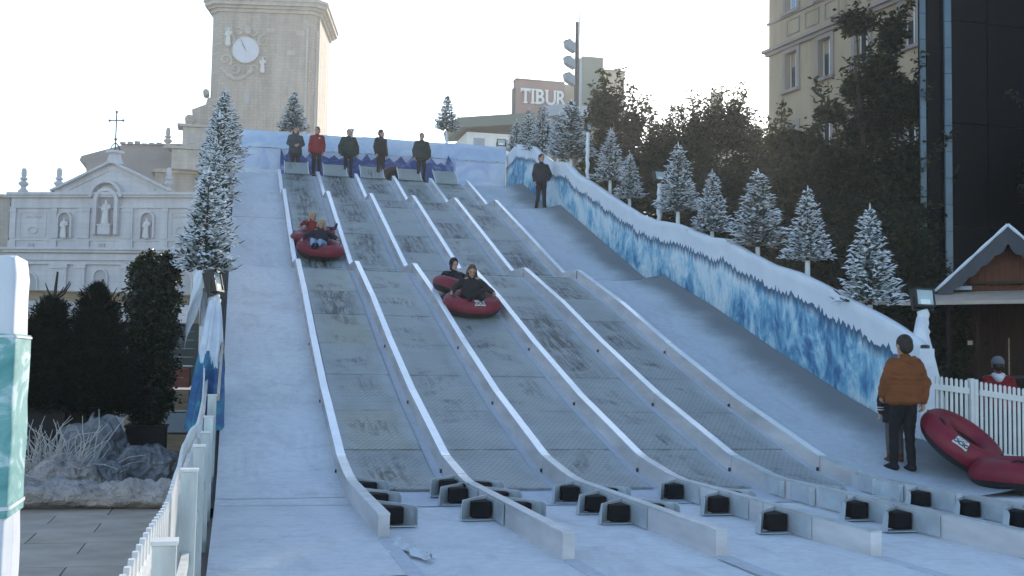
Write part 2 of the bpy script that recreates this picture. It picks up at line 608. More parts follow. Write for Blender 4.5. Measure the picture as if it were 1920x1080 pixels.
    def mesh(s, name, mat, org=(0, 0, 0), smooth=False):
        me = bpy.data.meshes.new(name)
        v = np.array(s.v, dtype=float) - np.array(org)
        me.from_pydata([tuple(p) for p in v], [], s.f)
        me.update()
        bm = bmesh.new()
        bm.from_mesh(me)
        bmesh.ops.recalc_face_normals(bm, faces=bm.faces)
        bm.to_mesh(me)
        bm.free()
        if mat:
            me.materials.append(MATS[mat])
        if smooth:
            me.shade_smooth() if hasattr(me, 'shade_smooth') else me.polygons.foreach_set('use_smooth', [True] * len(me.polygons))
        return me

    def build(s, name, mat, parent=None, smooth=False, bevel=0):
        """link as one object; coordinates are in the root thing's local space unless it carries 'wc' (world coordinates)"""
        org = (0, 0, 0)
        r = parent
        while r is not None and r.parent is not None:
            r = r.parent
        if r is not None and r.get('wc'):
            org = tuple(r.location)
        me = s.mesh(name, mat, org, smooth)
        o = bpy.data.objects.new(name, me)
        COL.objects.link(o)
        o.parent = parent
        if bevel:
            b = o.modifiers.new('bevel', 'BEVEL')
            b.width = bevel
            b.segments = 2
            b.limit_method = 'ANGLE'
        return o


def empty(name, label, cat, loc=(0, 0, 0), rz=0, group=None, wc=False, rot=None):
    o = bpy.data.objects.new(name, None)
    COL.objects.link(o)
    o.location = loc
    o.rotation_euler = rot if rot else (0, 0, rz)
    o['label'] = label
    o['category'] = cat
    if group:
        o['group'] = group
    if wc:
        o['wc'] = 1
    o.empty_display_size = .2
    return o


def tag(o, label, cat, group=None, kind=None):
    o['label'] = label
    o['category'] = cat
    if group:
        o['group'] = group
    if kind:
        o['kind'] = kind
    return o


def struct(o):
    o['kind'] = 'structure'
    return o


def copy_tree(o, parent=None):
    c = o.copy()
    COL.objects.link(c)
    c.parent = parent
    for ch in list(o.children):
        copy_tree(ch, c)
    return c


def nz(x, y, z=0.0):
    return noise.noise(Vector((x, y, z)))


# ------------------------------------------------------------------ slope profile of the slide
PROF = [(-30, 0), (12.1, 0), (12.4, .018), (12.65, .05), (13.4, .148), (13.6, .185), (16.22, .885), (18.91, 1.724),
        (21.47, 2.587), (24.36, 3.455), (24.42, 3.462), (25.46, 3.468), (25.56, 3.49), (26.2, 3.725), (31.9, 5.87), (32.9, 6.245), (32.96, 6.252), (34.03, 6.258), (34.12, 6.28),
        (34.4, 6.40), (34.8, 6.55), (37.0, 7.40), (37.49, 7.577), (37.7, 7.65), (37.95, 7.68), (60, 7.70)]
PY = [p[0] for p in PROF]
PZ = [p[1] for p in PROF]


def S(y):
    return float(np.interp(y, PY, PZ))


def ys_between(a, b):
    return [a] + [y for y in PY if a + .02 < y < b - .02] + [b]


def sheet(x0, x1, ya, yb, dz, nx=1, xf=None):
    m = MB()
    ys = ys_between(ya, yb)
    i0 = 0
    for y in ys:
        for k in range(nx + 1):
            x = x0 + (x1 - x0) * k / nx
            m.v.append((x, y, S(y) + dz + (xf(x, y) if xf else 0)))
    for a in range(len(ys) - 1):
        for k in range(nx):
            p = a * (nx + 1) + k
            m.f.append((p, p + 1, p + nx + 2, p + nx + 1))
    return m


def slab(x0, x1, ya, yb, z0, z1):
    """a strip with thickness that follows the slope, from S+z0 to S+z1"""
    m = MB()
    ys = ys_between(ya, yb)
    for y in ys:
        m.v += [(x0, y, S(y) + z0), (x1, y, S(y) + z0), (x1, y, S(y) + z1), (x0, y, S(y) + z1)]
    n = len(ys)
    for a in range(n - 1):
        for k in range(4):
            p, q = a * 4 + k, a * 4 + (k + 1) % 4
            m.f.append((p, q, q + 4, p + 4))
    m.f.append((3, 2, 1, 0))
    b = (n - 1) * 4
    m.f.append((b, b + 1, b + 2, b + 3))
    return m


X0, W = 1.252, 1.264
XJ = [X0 + j * W for j in range(6)]

# ------------------------------------------------------------------ ground
gm = MB()
gm.quad((-600, -600, -.135), (900, -600, -.135), (900, 900, -.135), (-600, 900, -.135))
ground = struct(gm.build('ground', 'ground_stone'))
slab_meshes = []
for k in range(4):
    w, l = .96, .58
    m = MB().box(-w / 2, w / 2, -l / 2, l / 2, -.02, .018 + .002 * k)
    slab_meshes.append(m.mesh('paving_slab', 'paving_stone'))
row = 0
y = 4.2
while y < 14.5:
    x = -3.6 + (row % 2) * .48
    while x < -.42:
        o = bpy.data.objects.new('paving_slab', slab_meshes[random.randrange(4)])
        COL.objects.link(o)
        o.parent = ground
        o.location = (x, y, -.13)
        x += .972
    y += .592
    row += 1

# ------------------------------------------------------------------ the slide
slide = empty('snow_tubing_slide', 'long white artificial snow slide with five grey matted tube lanes', 'slide', (4.5, 13, 0), wc=True)


def wrinkle(x, y):
    return .012 * nz(x * .8, y * 1.6, 3) + .006 * nz(x * 2.3, y * 3.1)


def dense(x0, x1, ya, yb, dz, step, nx, fn):
    m = MB()
    ys = sorted(set([round(v, 3) for v in list(np.arange(ya, yb, step)) + [yb] + [q for q in PY if ya < q < yb]]))
    for yy in ys:
        for k in range(nx + 1):
            x = x0 + (x1 - x0) * k / nx
            m.v.append((x, yy, S(yy) + dz + fn(x, yy)))
    for a in range(len(ys) - 1):
        for k in range(nx):
            p = a * (nx + 1) + k
            m.f.append((p, p + 1, p + nx + 2, p + nx + 1))
    return m


def floor_fn(x, y):
    return 0 if y > 11.5 else .008 * nz(x * .7, y * .7, 5)


# floor of the run-out
struct(dense(-.12, 14.2, -3, 12.9, -.012, .35, 30, floor_fn).build('snow_floor', 'snow_carpet', smooth=True))
ff = MB().box(-.12, 14.2, -3, 12.7, -.13, -.03)
struct(ff.build('snow_floor_base', 'barrier_dark'))
# walkway on the left, in strips of carpet whose seams show
for a, b in ((7.9, 11.78), (11.8, 12.3), (12.32, 24.40), (24.42, 30.2), (30.22, 34.0), (34.02, 37.9)):
    dense(-.12, X0 + .01, a, b, .012, .14, 10, lambda x, y: max(-.01, wrinkle(x, y))).build('walkway_carpet', 'snow_carpet', slide, True)
# carpet under the lanes
sheet(X0, XJ[5] + .05, 11.7, 38.0, -.004).build('lane_base', 'lane_carpet', slide)


# wide empty lane on the right with its side curling up to the wall
def curl(x, y):
    t = max(0, (x - 8.55) / 1.1)
    return .16 * t * t + .006 * nz(x, y * 1.5)


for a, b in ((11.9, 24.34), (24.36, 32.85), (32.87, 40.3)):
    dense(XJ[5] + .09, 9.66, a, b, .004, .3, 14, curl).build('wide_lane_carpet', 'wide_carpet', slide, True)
# top deck
MB().box(-.6, 10.4, 37.9, 41.2, 7.3, 7.675).build('top_deck', 'snow_carpet', slide)
# skirts below the deck
for xs in (-.16, 9.95):
    m = MB()
    ys = ys_between(12.0, 41.2)
    for yy in ys:
        m.v += [(xs, yy, -.13), (xs, yy, S(yy) - .03), (xs + .04, yy, S(yy) - .03), (xs + .04, yy, -.13)]
    for a in range(len(ys) - 1):
        for k in range(4):
            p, q = a * 4 + k, a * 4 + (k + 1) % 4
            m.f.append((p, q, q + 4, p + 4))
    m.build('side_skirt', 'canvas_shade', slide)
m = MB()
m.box(-.6, 10.4, 41.2, 41.3, -.13, 7.5)
m.build('back_skirt', 'canvas_shade', slide)

for j in range(5):
    ye = [9.58, 8.35, 8.33, 8.15, 7.2][j]
    MB().box(XJ[j] - .01, XJ[j] + .11, 3.0, ye - .03, -.002, .0155).build('floor_tape', 'lane_carpet', slide)
for (xa, xb, ya, yb, lift) in ((1.5, 3.3, 5.4, 9.1, 0), (3.0, 6.2, 4.6, 7.3, .0023), (4.4, 6.1, 6.6, 8.9, .0046), (5.4, 8.4, 5.2, 7.9, .0068), (-.1, 1.2, 6.2, 9.4, .0012)):
    m = MB()
    nx, ny = 44, 44

    def pc(a, b, xa=xa, xb=xb, ya=ya, yb=yb, lift=lift):
        x, y = xa + (xb - xa) * a + .03 * nz(b * 3, a * 3, xa), ya + (yb - ya) * b + .03 * nz(a * 4, xb)
        ed = min(a, 1 - a, b, 1 - b)
        return (x, y, lift - .020 + min(.0235, ed * .55) + .006 * max(0, nz(x * 2, y * 2, 4)))
    m.grid(pc, nx, ny).build('floor_carpet_patch', 'snow_carpet', slide, True)
wk = MB()


def crumple(a, b):
    x = 1.34 + .09 * b + .12 * a ** 2 + .05 * nz(a * 6, b * 2)
    y = 9.4 - .95 * a
    return (x, y, .012 + .045 * math.sin(math.pi * b) * (.5 + abs(nz(a * 14, b * 5, 3)) * 1.6))


wk.grid(crumple, 60, 10).build('crumpled_sheet', 'plastic_white', slide, True)

# mat panels
cuts = [12.62, 14.25, 15.85, 17.45, 19.05, 20.7, 22.35, 24.30]
cuts2 = [24.33, 25.9, 27.4, 28.95, 30.5, 32.0, 32.95]
cuts3 = [32.98, 34.3, 35.6, 36.8, 37.95]
seqs = [cuts, cuts2, cuts3]
pat = [3, 0, 2, 0, 1, 0, 4]
for j in range(5):
    for si, cs in enumerate(seqs):
        for k in range(len(cs) - 1):
            xa, xb = XJ[j] + .155, XJ[j + 1] - .13
            top = si > 0
            r = random.random()
            if j == 0 and si == 0 and k == 1:
                mi = 3
            elif top and k in (1, 2, 4) and r < .7:
                mi = 4 if r < .35 else 1
            else:
                mi = random.choice([0, 1, 2, 1, 4, 3 if j in (0, 2, 3) else 0]) if si == 0 and k > 3 else random.choice([0, 0, 2, 0, 2, 1, 0] if si == 0 else [0, 1, 1, 1, 4, 2])
            if j == 0 and si == 0 and k in (5,):
                mi = 4
            if si == 0 and k == 6:
                mi = [3, 2, 1, 0, 1][j]
            dz = .012 + .004 * (k % 2) + random.uniform(0, .003)
            o = slab(xa + random.uniform(-.01, .01), xb, cs[k] + .006, cs[k + 1] - .006, .004, dz + .012)
            o = o.build('mat_panel', None, slide)
            o.data.materials.append(MATM[mi])
    # small dark clip beside the mat joints
    slab(XJ[j + 1] - .115, XJ[j + 1] - .10, 12.7, 37.5, .0, .012).build('edge_strip', 'lane_carpet', slide)

# divider rails
ends = [9.58, 8.35, 8.33, 8.15, 7.2, 5.2]
RH = .215
for j in range(6):
    xa, xb = XJ[j], XJ[j] + .098
    root = None
    ye = ends[j]
    seams = [ye]
    if j >= 3:
        s0 = 11.95 - .25 * (j - 3)
        while s0 - 1.9 > ye + .7:
            s0 -= 1.9
        while s0 < 11.4:
            seams.append(s0)
            s0 += 1.9
    else:
        seams.append(ye + 1.65)
    seams += [12.55, 13.47, 16.22, 18.91, 21.47, 24.36]
    up1 = [24.42, 27.2, 29.9, 32.88]
    up2 = [32.94, 35.2, 37.45]
    core = slab(xa + .008, xb - .008, ye + .01, 37.4, -.03, RH - .02)
    root = core.build('divider_rail', 'barrier_dark', slide)
    for ss in (seams, up1, up2):
        for a, b in zip(ss[:-1], ss[1:]):
            jx, jz = random.uniform(-.003, .003), random.uniform(-.004, .004)
            slab(xa + jx, xb + jx, a + .009, b - .009, -.02, RH - .016 + jz).build('rail_board', 'rail_side', root)
            slab(xa - .003 + jx, xb + .003 + jx, a + .008, b - .008, RH - .0155 + jz, RH + jz).build('rail_cap', 'rail_cap' if a > 12.6 else 'galvanised', root)
    # little angle brackets at the joints on the left face
    for yy in (13.5, 16.25, 18.95):
        MB().box(xa - .02, xa - .004, yy - .02, yy + .025, S(yy), S(yy) + .045).build('joint_bracket', 'iron', root)

# bumper brackets at the foot of the rails
BK = {0: ([], [12.36, 11.45, 10.42]), 1: ([12.45, 11.9, 10.75], [12.3, 11.5, 10.6]), 2: ([11.95, 11.05, 10.35], [11.7, 10.35]),
      3: ([12.05, 10.85, 9.6], [11.3]), 4: ([10.3, 9.55], [11.6, 10.6]), 5: ([11.1, 10.25, 9.5], [])}
SHEET = {4: [12.3, 11.6, 10.95], 5: [12.4, 11.85]}


def bracket(xr, y, side, block=True):
    """galvanised hood folded round a rubber block; side -1 = left of the rail"""
    z = S(y) + .002
    if block:
        s = side
        # outer wing: from the rail apex out and forward
        m = MB()
        t = .004
        p0, p1 = Vector((xr, y + .20, z)), Vector((xr + s * .34, y - .08, z))
        top0, top1 = .20, .185
        pts = [(p0.x, p0.y, z), (p1.x, p1.y, z), (p1.x + s * .0, p1.y - .10, z), (p1.x, p1.y - .12, z + top1 - .03), (p1.x - s * .012, p1.y - .085, z + top1), (p1.x - s * .03, p1.y - .02, z + top1 + .002), (p0.x, p0.y, z + top0)]
        # keep it planar enough: two faces
        m.poly([pts[0], pts[1], pts[5], pts[6]])
        m.poly([pts[1], pts[2], pts[3], pts[4], pts[5]])
        o = m.build('bumper_bracket', 'galvanised', slide)
        sol = o.modifiers.new('thickness', 'SOLIDIFY')
        sol.thickness = .006
        # foot plate
        MB().box(min(xr + s * .02, xr + s * .32), max(xr + s * .02, xr + s * .32), y - .17, y - .03, z - .001, z + .006).build('foot_plate', 'galvanised', o)
        # rear plate against the rail
        MB().box(min(xr + s * .006, xr + s * .014), max(xr + s * .006, xr + s * .014), y - .5, y + .2, z + .002, z + .19).build('side_plate', 'galvanised', o)
        # block, wedge-shaped in plan
        c = MB()
        h = .155
        xa, xb = xr + s * .03, xr + s * .225
        c.prism([(xa, y - .11, z + .014), (xb, y - .11, z + .014), (xb, y + .0, z + .014), (xa, y + .15, z + .014)], (0, 0, h))
        c.build('rubber_block', 'rubber_black', o, bevel=.012)
    else:
        s = side
        o = MB().box(xr + s * .014 - .004, xr + s * .014 + .004, y - .30, y + .25, z, z + .19).build('bumper_bracket', 'galvanised', slide)
        MB().box(min(xr + s * .014, xr + s * .07), max(xr + s * .014, xr + s * .07), y - .306, y - .30, z, z + .185).build('flange', 'galvanised', o)


for j, (L, Rr) in BK.items():
    for y in L:
        bracket(XJ[j] - .004, y, -1)
    for y in Rr:
        bracket(XJ[j] + .102, y, 1)
for j, L in SHEET.items():
    for y in L:
        bracket(XJ[j] - .004, y, -1, False)

# launch ramps at the top of every lane
for j in range(5):
    xa = XJ[j] + .24 + .02 * (j % 2)
    xb = xa + .78
    y0, y1, z0, z1 = 37.55, 38.15, 7.66 + .03, 8.16
    if j == 4:
        y0, z0 = 37.35, 7.6
    m = MB()
    nseg = 5
    for k in range(nseg + 1):
        t = k / nseg
        zz = z0 + (z1 - z0) * (t ** 1.25)
        yy = y0 + (y1 - y0) * t
        dx = .05 * (1 - t)
        m.v += [(xa + dx, yy, zz - .02), (xb + dx, yy, zz - .02), (xb + dx, yy, zz), (xa + dx, yy, zz)]
    for a in range(nseg):
        for k in range(4):
            p, q = a * 4 + k, a * 4 + (k + 1) % 4
            m.f.append((p, q, q + 4, p + 4))
    m.f += [(0, 1, 2, 3), (nseg * 4, nseg * 4 + 3, nseg * 4 + 2, nseg * 4 + 1)]
    rmp = m.build('launch_ramp', 'mat_grey_c', slide)
    for xx in (xa, xb):
        MB().prism([(xx - .012, y0, z0 - .02), (xx - .012, y1, z1 - .02), (xx - .012, y1, z1 + .05), (xx - .012, y0, z0 + .03)], (.024, 0, 0)).build('ramp_side', 'rail_white', rmp)

# ------------------------------------------------------------------ back wall with mountain banner
bw = empty('backdrop_wall', 'pale blue printed canvas wall along the top of the slide', 'wall', (4.8, 40, 7.68), wc=True)


def top_fn(a, b):
    x = -.05 + 9.65 * a
    sag = .03 * abs(math.sin(x * 1.2)) + .04 * nz(x * .6, 1)
    ztop = 9.53 - sag
    if b < .5:
        z = 7.6 + (8.93 - 7.6) * b * 2
        yy = 40 + .02 * nz(x, z)
    else:
        z = 8.93 + (ztop - 8.93) * (b - .5) * 2
        yy = 39.97 + .03 * nz(x * 1.5, z * 2)
    return (x, yy, z)


m = MB().grid(lambda a, b: top_fn(a, b * .5), 40, 6)
m.build('canvas_panel', 'backdrop_pale', bw, True)
m = MB()


def cap(a, b):
    x = -.05 + 9.65 * a
    top = 9.53 - .03 * abs(math.sin(x * 1.2)) + .04 * nz(x * .6, 1)
    low = 8.95 - .07 * abs(nz(x * 3.1, 7)) - .05 * abs(nz(x * 9, 2))
    if b < .7:
        return (x, 39.93 + .03 * nz(x * 1.5, b), low + (top - low) * b / .7)
    t = (b - .7) / .3 * math.pi / 2
    return (x, 39.93 + .12 * math.sin(t), top + .03 * math.sin(2 * t) - .02 * t)


m.grid(cap, 90, 8).build('snow_cap', 'backdrop_blue', bw, True)
pts = [(1.42, 7.62), (7.62, 7.62), (7.62, 8.7), (7.42, 9.05)]
x = 7.3
hs = [8.62, 8.80, 8.66, 8.82, 8.6, 8.72]
k = 0
while x > 1.5:
    pts.append((x, 8.66 + .11 * (k % 2) + .16 * random.random() * (k % 2) + .1 * nz(x * .7, 3)))
    x -= random.uniform(.13, .26)
    k += 1
pts.append((1.42, 8.95))
MB().prism([(px, 39.86, pz) for px, pz in pts], (0, .04, 0)).build('mountain_banner', 'mountain_blue', bw)
MB().box(7.7, 9.55, 39.9, 39.93, 7.7, 8.82).build('canvas_flap', 'backdrop_pale', bw)
MB().box(-.05, 1.35, 39.88, 39.92, 7.65, 8.15).build('snow_shelf', 'canvas_white', bw)
MB().box(-.05, 9.6, 40.1, 40.16, 7.6, 9.45).build('wall_frame', 'canvas_shade', bw)

# ------------------------------------------------------------------ right-hand ice wall
WT = [(40.3, 9.2), (38.6, 9.35), (37.3, 9.05), (36.2, 8.82), (35.2, 8.35), (33.9, 7.9), (33.2, 7.78), (32.4, 7.62), (31.2, 7.05), (29.75, 6.58), (28.6, 6.15), (27.5, 5.75), (26.0, 5.22), (24.9, 4.95), (24.4, 4.86), (23.64, 4.72),
      (23.1, 4.58), (22.57, 4.43), (21.7, 4.2), (20.94, 4.09), (19.96, 3.72), (19.0, 3.42), (18.04, 3.2), (16.76, 2.79), (15.49, 2.36), (14.91, 2.14), (14.12, 1.78), (13.8, 1.5)][::-1]
WTY = [a for a, b in WT]
WTZ = [b for a, b in WT]
iw = empty('ice_wall_banner', 'long blue ice printed banner wall with white snow cap climbing beside the slide', 'wall', (9.7, 26, 0), wc=True)


def wall_top(y):
    return float(np.interp(y, WTY, WTZ)) + .012 * nz(y * 1.3, 2)


def wall_mesh():
    ys = list(np.arange(14.3, 40.31, .12))
    nv = 12
    m = MB()
    uv = []
    for y in ys:
        zt, zb = wall_top(y), S(y) + .05
        for k in range(nv + 1):
            t = k / nv
            z = zb + (zt - zb) * t
            bulge = .03 * math.exp(-((zt - z) / .15) ** 2) + .03 * nz(y * .9, z * .8, 2)
            m.v.append((9.66 - bulge + .02, y, z))
            uv.append((y, zt - z))
        for t in (.35, .7, 1.0):
            a = t * math.pi * .62
            m.v.append((9.64 + .12 * (1 - math.cos(a)), y, zt + .05 * math.sin(a) - .03 * t))
            uv.append((y, -.05 * t))
        m.v.append((9.86, y, zt - .5))
        uv.append((y, -.2))
    n = nv + 5
    for a in range(len(ys) - 1):
        for k in range(n - 1):
            p = a * n + k
            m.f.append((p, p + 1, p + n + 1, p + n))
    org = (9.7, 26, 0)
    me = m.mesh('banner_face', 'ice_print', org, True)
    MB().box(9.63, 9.87, 14.285, 14.299, .2, 1.83).build('end_board', 'canvas_white', iw)
    ul = me.uv_layers.new(name='uv')
    for lp in me.loops:
        ul.data[lp.index].uv = uv[lp.vertex_index]
    o = bpy.data.objects.new('banner_face', me)
    COL.objects.link(o)
    o.parent = iw


wall_mesh()
m = MB()
for y in np.arange(14.6, 40, 2.4):
    m = MB().box(9.76, 9.84, y, y + .08, S(y) - .1, wall_top(y) - .08)
    m.build('wall_post', 'wood_pale', iw)
# end face

# ------------------------------------------------------------------ flocked trees


def flocked_mesh(h, seed, droop=0.0):
    rr = random.Random(seed)
    m = MB()
    layers = int(h / .078)
    for L in range(layers):
        t = L / (layers - 1)
        z = .10 + (h - .22) * t
        rad = .44 * (1 - t) ** .8 * (.88 + .24 * rr.random()) + .035
        nb = max(5, int(17 * (1 - t) + 6))
        for b in range(nb):
            a = 2 * math.pi * (b + rr.random() * .8) / nb
            rl = rad * rr.uniform(.66, 1.14) * (1 + .28 * nz(math.cos(a) * 1.6 + seed, math.sin(a) * 1.6, z * 3))
            d = Vector((math.cos(a), math.sin(a), 0))
            z0 = z + rr.uniform(-.03, .03)
            sprigs = max(3, int(rl / .062))
            for s in range(sprigs):
                q = (s + 1) / sprigs
                if q < .3 and rl > .18:
                    continue
                base = d * rl * q + Vector((0, 0, z0 - .10 * rl * q + .05 * q * q))
                ang = a + rr.uniform(-1.0, 1.0) * (1.2 if q < .9 else .5)
                dd = Vector((math.cos(ang), math.sin(ang), rr.uniform(-.35, .75))).normalized()
                ln = rr.uniform(.11, .185) * (.65 + .42 * (1 - t))
                w = rr.uniform(.028, .042)
                sd = dd.cross(Vector((0, 0, 1))).normalized()
                uu = sd.cross(dd)
                i = len(m.v)
                p1 = base + dd * ln * .55
                p2 = base + dd * ln
                m.v += [tuple(base + sd * w * .5), tuple(base - sd * w * .5), tuple(p1 + sd * w), tuple(p1 - sd * w), tuple(p1 + uu * w * .8), tuple(p2)]
                m.f += [(i, i + 2, i + 4), (i, i + 4, i + 1), (i + 1, i + 4, i + 3), (i, i + 1, i + 3, i + 2), (i + 2, i + 5, i + 4), (i + 4, i + 5, i + 3), (i + 3, i + 5, i + 2)]
    m.tube([(0, 0, h - .2), (.012, 0, h - .06), (0, .01, h + .06)], [.03, .024, .008], 6)
    return m


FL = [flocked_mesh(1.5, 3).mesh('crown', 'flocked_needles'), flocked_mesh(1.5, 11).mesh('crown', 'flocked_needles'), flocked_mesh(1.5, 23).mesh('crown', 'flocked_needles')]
TRK = MB().tube([(0, 0, 0), (0, 0, .3), (0, 0, 1.35)], [.035, .03, .008], 7).mesh('trunk', 'bark')
STD = MB().tube([(0, 0, -.75), (0, 0, -.4), (0, 0, 0.05)], [.06, .05, .045], 8).mesh('wrapped_stake', 'pole_wrap')


def flocked(x, y, z, h, label, var, w=1.0, group='snow-flocked fir trees along the slide', rz=None):
    r = empty('flocked_fir_tree', label, 'tree', (x, y, z), random.uniform(0, 6.28) if rz is None else rz, group)
    s = h / 1.5
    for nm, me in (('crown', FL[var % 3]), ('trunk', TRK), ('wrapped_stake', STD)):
        o = bpy.data.objects.new(nm, me)
        COL.objects.link(o)
        o.parent = r
        o.scale = (s * w, s * w, s) if nm != 'wrapped_stake' else (1, 1, 1)
    return r


RT = [(40.4, 9.40, 1.27, 'small flocked fir at the far left end of the crowded group'),
      (38.6, 9.16, 1.51, 'flocked fir second from the left in the crowded group'),
      (36.7, 8.72, 1.75, 'tall flocked fir in the middle of the crowded group under the hotel sign'),
      (34.7, 8.30, 1.40, 'slim flocked fir half hidden by the big bushy one near the sign'),
      (33.3, 7.92, 1.86, 'biggest bushy flocked fir below the floodlight mast'),
      (29.5, 6.62, 1.50, 'flocked fir just right of the upper wrapped lamp pole'),
      (27.9, 5.88, 1.24, 'short flocked fir between the two taller ones on the upper wall'),
      (24.55, 5.10, 1.66, 'flocked fir standing right beside the middle floodlight'),
      (22.6, 4.42, 1.38, 'flocked fir right of the middle floodlight tree, with thin white tip'),
      (20.4, 3.86, 1.58, 'broad flocked fir with spreading lower branches halfway down the wall'),
      (18.4, 3.42, 1.38, 'flocked fir on a white stake, next to last down the wall'),
      (16.35, 2.52, 1.66, 'lowest flocked fir on the right wall, nearest the wooden stall')]
for k, (y, z, h, lb) in enumerate(RT):
    flocked(10.1, y, z, h, lb, k, .88 if k not in (4, 9) else 1.08)
for k, (y, z, h, lb) in enumerate(((17.0, 2.72, 1.55, 'nearest flocked fir over the left walkway, above the lamp'), (20.2, 3.42, 1.9, 'second flocked fir up the left edge of the walkway'),
                                   (24.0, 4.75, 1.9, 'third flocked fir up the left edge of the walkway'), (27.9, 6.0, 1.9, 'fourth flocked fir up the left edge of the walkway'), (32.0, 7.1, 1.9, 'farthest and highest flocked fir of the left row'))):
    flocked(-.42, y, z, h, lb, k + 1, (.84, .64, .70, .78, .88)[k])
flocked(1.88, 41, 9.75, 1.5, 'lone flocked fir behind the back wall in front of the clock tower', 1)
flocked(7.55, 41, 10.15, 1.4, 'lone flocked fir behind the back wall against the bright sky', 0)

# ------------------------------------------------------------------ left canvas wall of the slide
lw = empty('left_canvas_wall', 'white and blue canvas draped wall along the left walkway edge', 'wall', (-.3, 20, 0), wc=True)


def lwall(a, b):
    y = 16.9 + 22 * a
    zt = S(y) + 1.45 + .05 * math.sin(y * 4)
    z = zt - 1.5 * b
    return (-.28 + .04 * nz(y, z), y, z)


MB().grid(lwall, 90, 8).build('canvas_face', 'canvas_white', lw, True)


def lwall2(a, b):
    y = 16.6 + 22.3 * a
    zt = S(y) + 1.47 + .05 * math.sin(y * 4)
    low = .55 + .3 * abs(nz(y * 3.1, 4)) + .12 * (int(y * 9) % 2)
    return (-.42 - .25 * b + .05 * nz(y * 2, b * 2), y, zt - low * b)


MB().grid(lwall2, 120, 5).build('canvas_outer', 'canvas_white', lw, True)
for yy in (17, 20.2, 24, 27.9, 32, 36):
    MB().box(-.40, -.33, yy, yy + .07, S(yy) - .1, S(yy) + 1.6).build('wall_post', 'wood_pale', lw)

# draped canvas at the foot of the left wall
dc = empty('draped_canvas', 'white and teal canvas bundled over the railing below the left lamp', 'canvas', (-.25, 15.6, 0), wc=True)


def drape(a, b):
    ang = a * 2 * math.pi
    t = b
    zc = 2.32 - 1.75 * t
    y = 16.3 - .9 * t
    rx = .06 + .17 * t ** .7
    ry = .10 + .9 * t
    f = 1 + .16 * math.sin(ang * 7 + 3 * t) + .12 * nz(ang * 1.2, t * 3)
    return (-.26 - .06 * t + rx * f * math.cos(ang), y + ry * f * math.sin(ang), zc)


MB().grid(lambda a, b: drape(a, b * (.44 + .22 * nz(math.cos(a * 6.283) * 2, math.sin(a * 6.283) * 2, 3) + .10 * nz(math.cos(a * 6.283) * 7, math.sin(a * 6.283) * 7, 1))), 90, 12).build('canvas_top', 'canvas_white', dc, True)
MB().grid(lambda a, b: tuple(q * .985 + (1 - .985) * w_ for q, w_ in zip(drape(a, .26 + b * .74), (-.3, 15.7, 1.2))), 60, 16).build('canvas_skirt', 'canvas_teal', dc, True)
MB().bar((-.13, 16.1, 1.72), (-.14, 13.7, 1.05), .03, .09).build('rail_plank', 'awning_pale', dc)

# ------------------------------------------------------------------ floodlights


def floodlight(name, label, loc, rz, tilt, s=1.0, pole=None, group='floodlights on wrapped poles'):
    r = empty(name, label, 'floodlight', loc, rz, group)
    w, h, d = .34 * s, .26 * s, .09 * s
    ct, st = math.cos(tilt), math.sin(tilt)

    def T(p):
        x, y, z = p
        return (x, y * ct - z * st, y * st + z * ct)
    m = MB().box(-w / 2, w / 2, 0, d, -h / 2, h / 2)
    for k in range(7):
        xx = -w / 2 + w * (k + .5) / 7
        m.box(xx - .006, xx + .006, d, d + .035 * s, -h / 2 + .02, h / 2 - .02)
    m.v = [T(p) for p in m.v]
    hd = m.build('housing', 'lamp_black', r)
    f = MB()
    t = .025 * s
    for b in ((-w / 2, w / 2, h / 2 - t, h / 2), (-w / 2, w / 2, -h / 2, -h / 2 + t), (-w / 2, -w / 2 + t, -h / 2 + t, h / 2 - t), (w / 2 - t, w / 2, -h / 2 + t, h / 2 - t)):
        f.box(b[0], b[1], -.022, -.001, b[2], b[3])
    f.v = [T(p) for p in f.v]
    f.build('bezel', 'lamp_black', hd)
    g = MB().box(-w / 2 + t, w / 2 - t, -.008, -.002, -h / 2 + t, h / 2 - t)
    g.v = [T(p) for p in g.v]
    g.build('glass', 'lamp_glass', hd)
    g = MB().box(-w / 4, w / 4, -.012, -.0085, -h / 2 + t, -h / 8)
    g.v = [T(p) for p in g.v]
    g.build('reflector', 'lamp_reflector', hd)
    MB().bar((-w / 2 - .012, .04, 0), (-w / 2 - .012, .04, -h * .7), .012, .03).bar((w / 2 + .012, .04, 0), (w / 2 + .012, .04, -h * .7), .012, .03).bar((-w / 2 - .018, .04, -h * .7), (w / 2 + .018, .04, -h * .7), .03, .012).build('yoke', 'iron', r)
    if pole:
        n = 14
        p, rd = [], []
        for k in range(n + 1):
            t = k / n
            p.append((.015 * math.sin(k * 2.1), .04 + .012 * math.cos(k * 1.7), -h * .7 - pole * t))
            rd.append((.06 + .022 * math.sin(k * 2.9) * (k % 2) + .012 * random.random()) * (.8 + .4 * (s > 1)))
        MB().tube(p, rd, 10).build('wrapped_pole', 'pole_wrap', r, True)
    return r


floodlight('floodlight_pole', 'large floodlight on a snow-wrapped pole beside the wooden stall', (9.97, 14.66, 2.60), R(8), R(-8), 1.05, .9)
floodlight('floodlight_pole', 'floodlight on a wrapped white pole between flocked firs halfway up the wall', (9.95, 25.3, 6.12), R(12), R(-18), 1.0, 1.15)
floodlight('floodlight_pole', 'small floodlight on a leaning wrapped pole near the hotel sign', (10.2, 31.8, 8.65), R(40), R(-10), .8, 1.5)
floodlight('floodlight_pole', 'small floodlight above the right end of the back wall', (9.5, 40.3, 9.75), R(-5), R(5), .95, .45)
floodlight('floodlight_pole', 'black floodlight seen edge-on over the left walkway below the nearest fir', (-.24, 16.8, 2.62), R(75), R(-12), 1.2, .25)
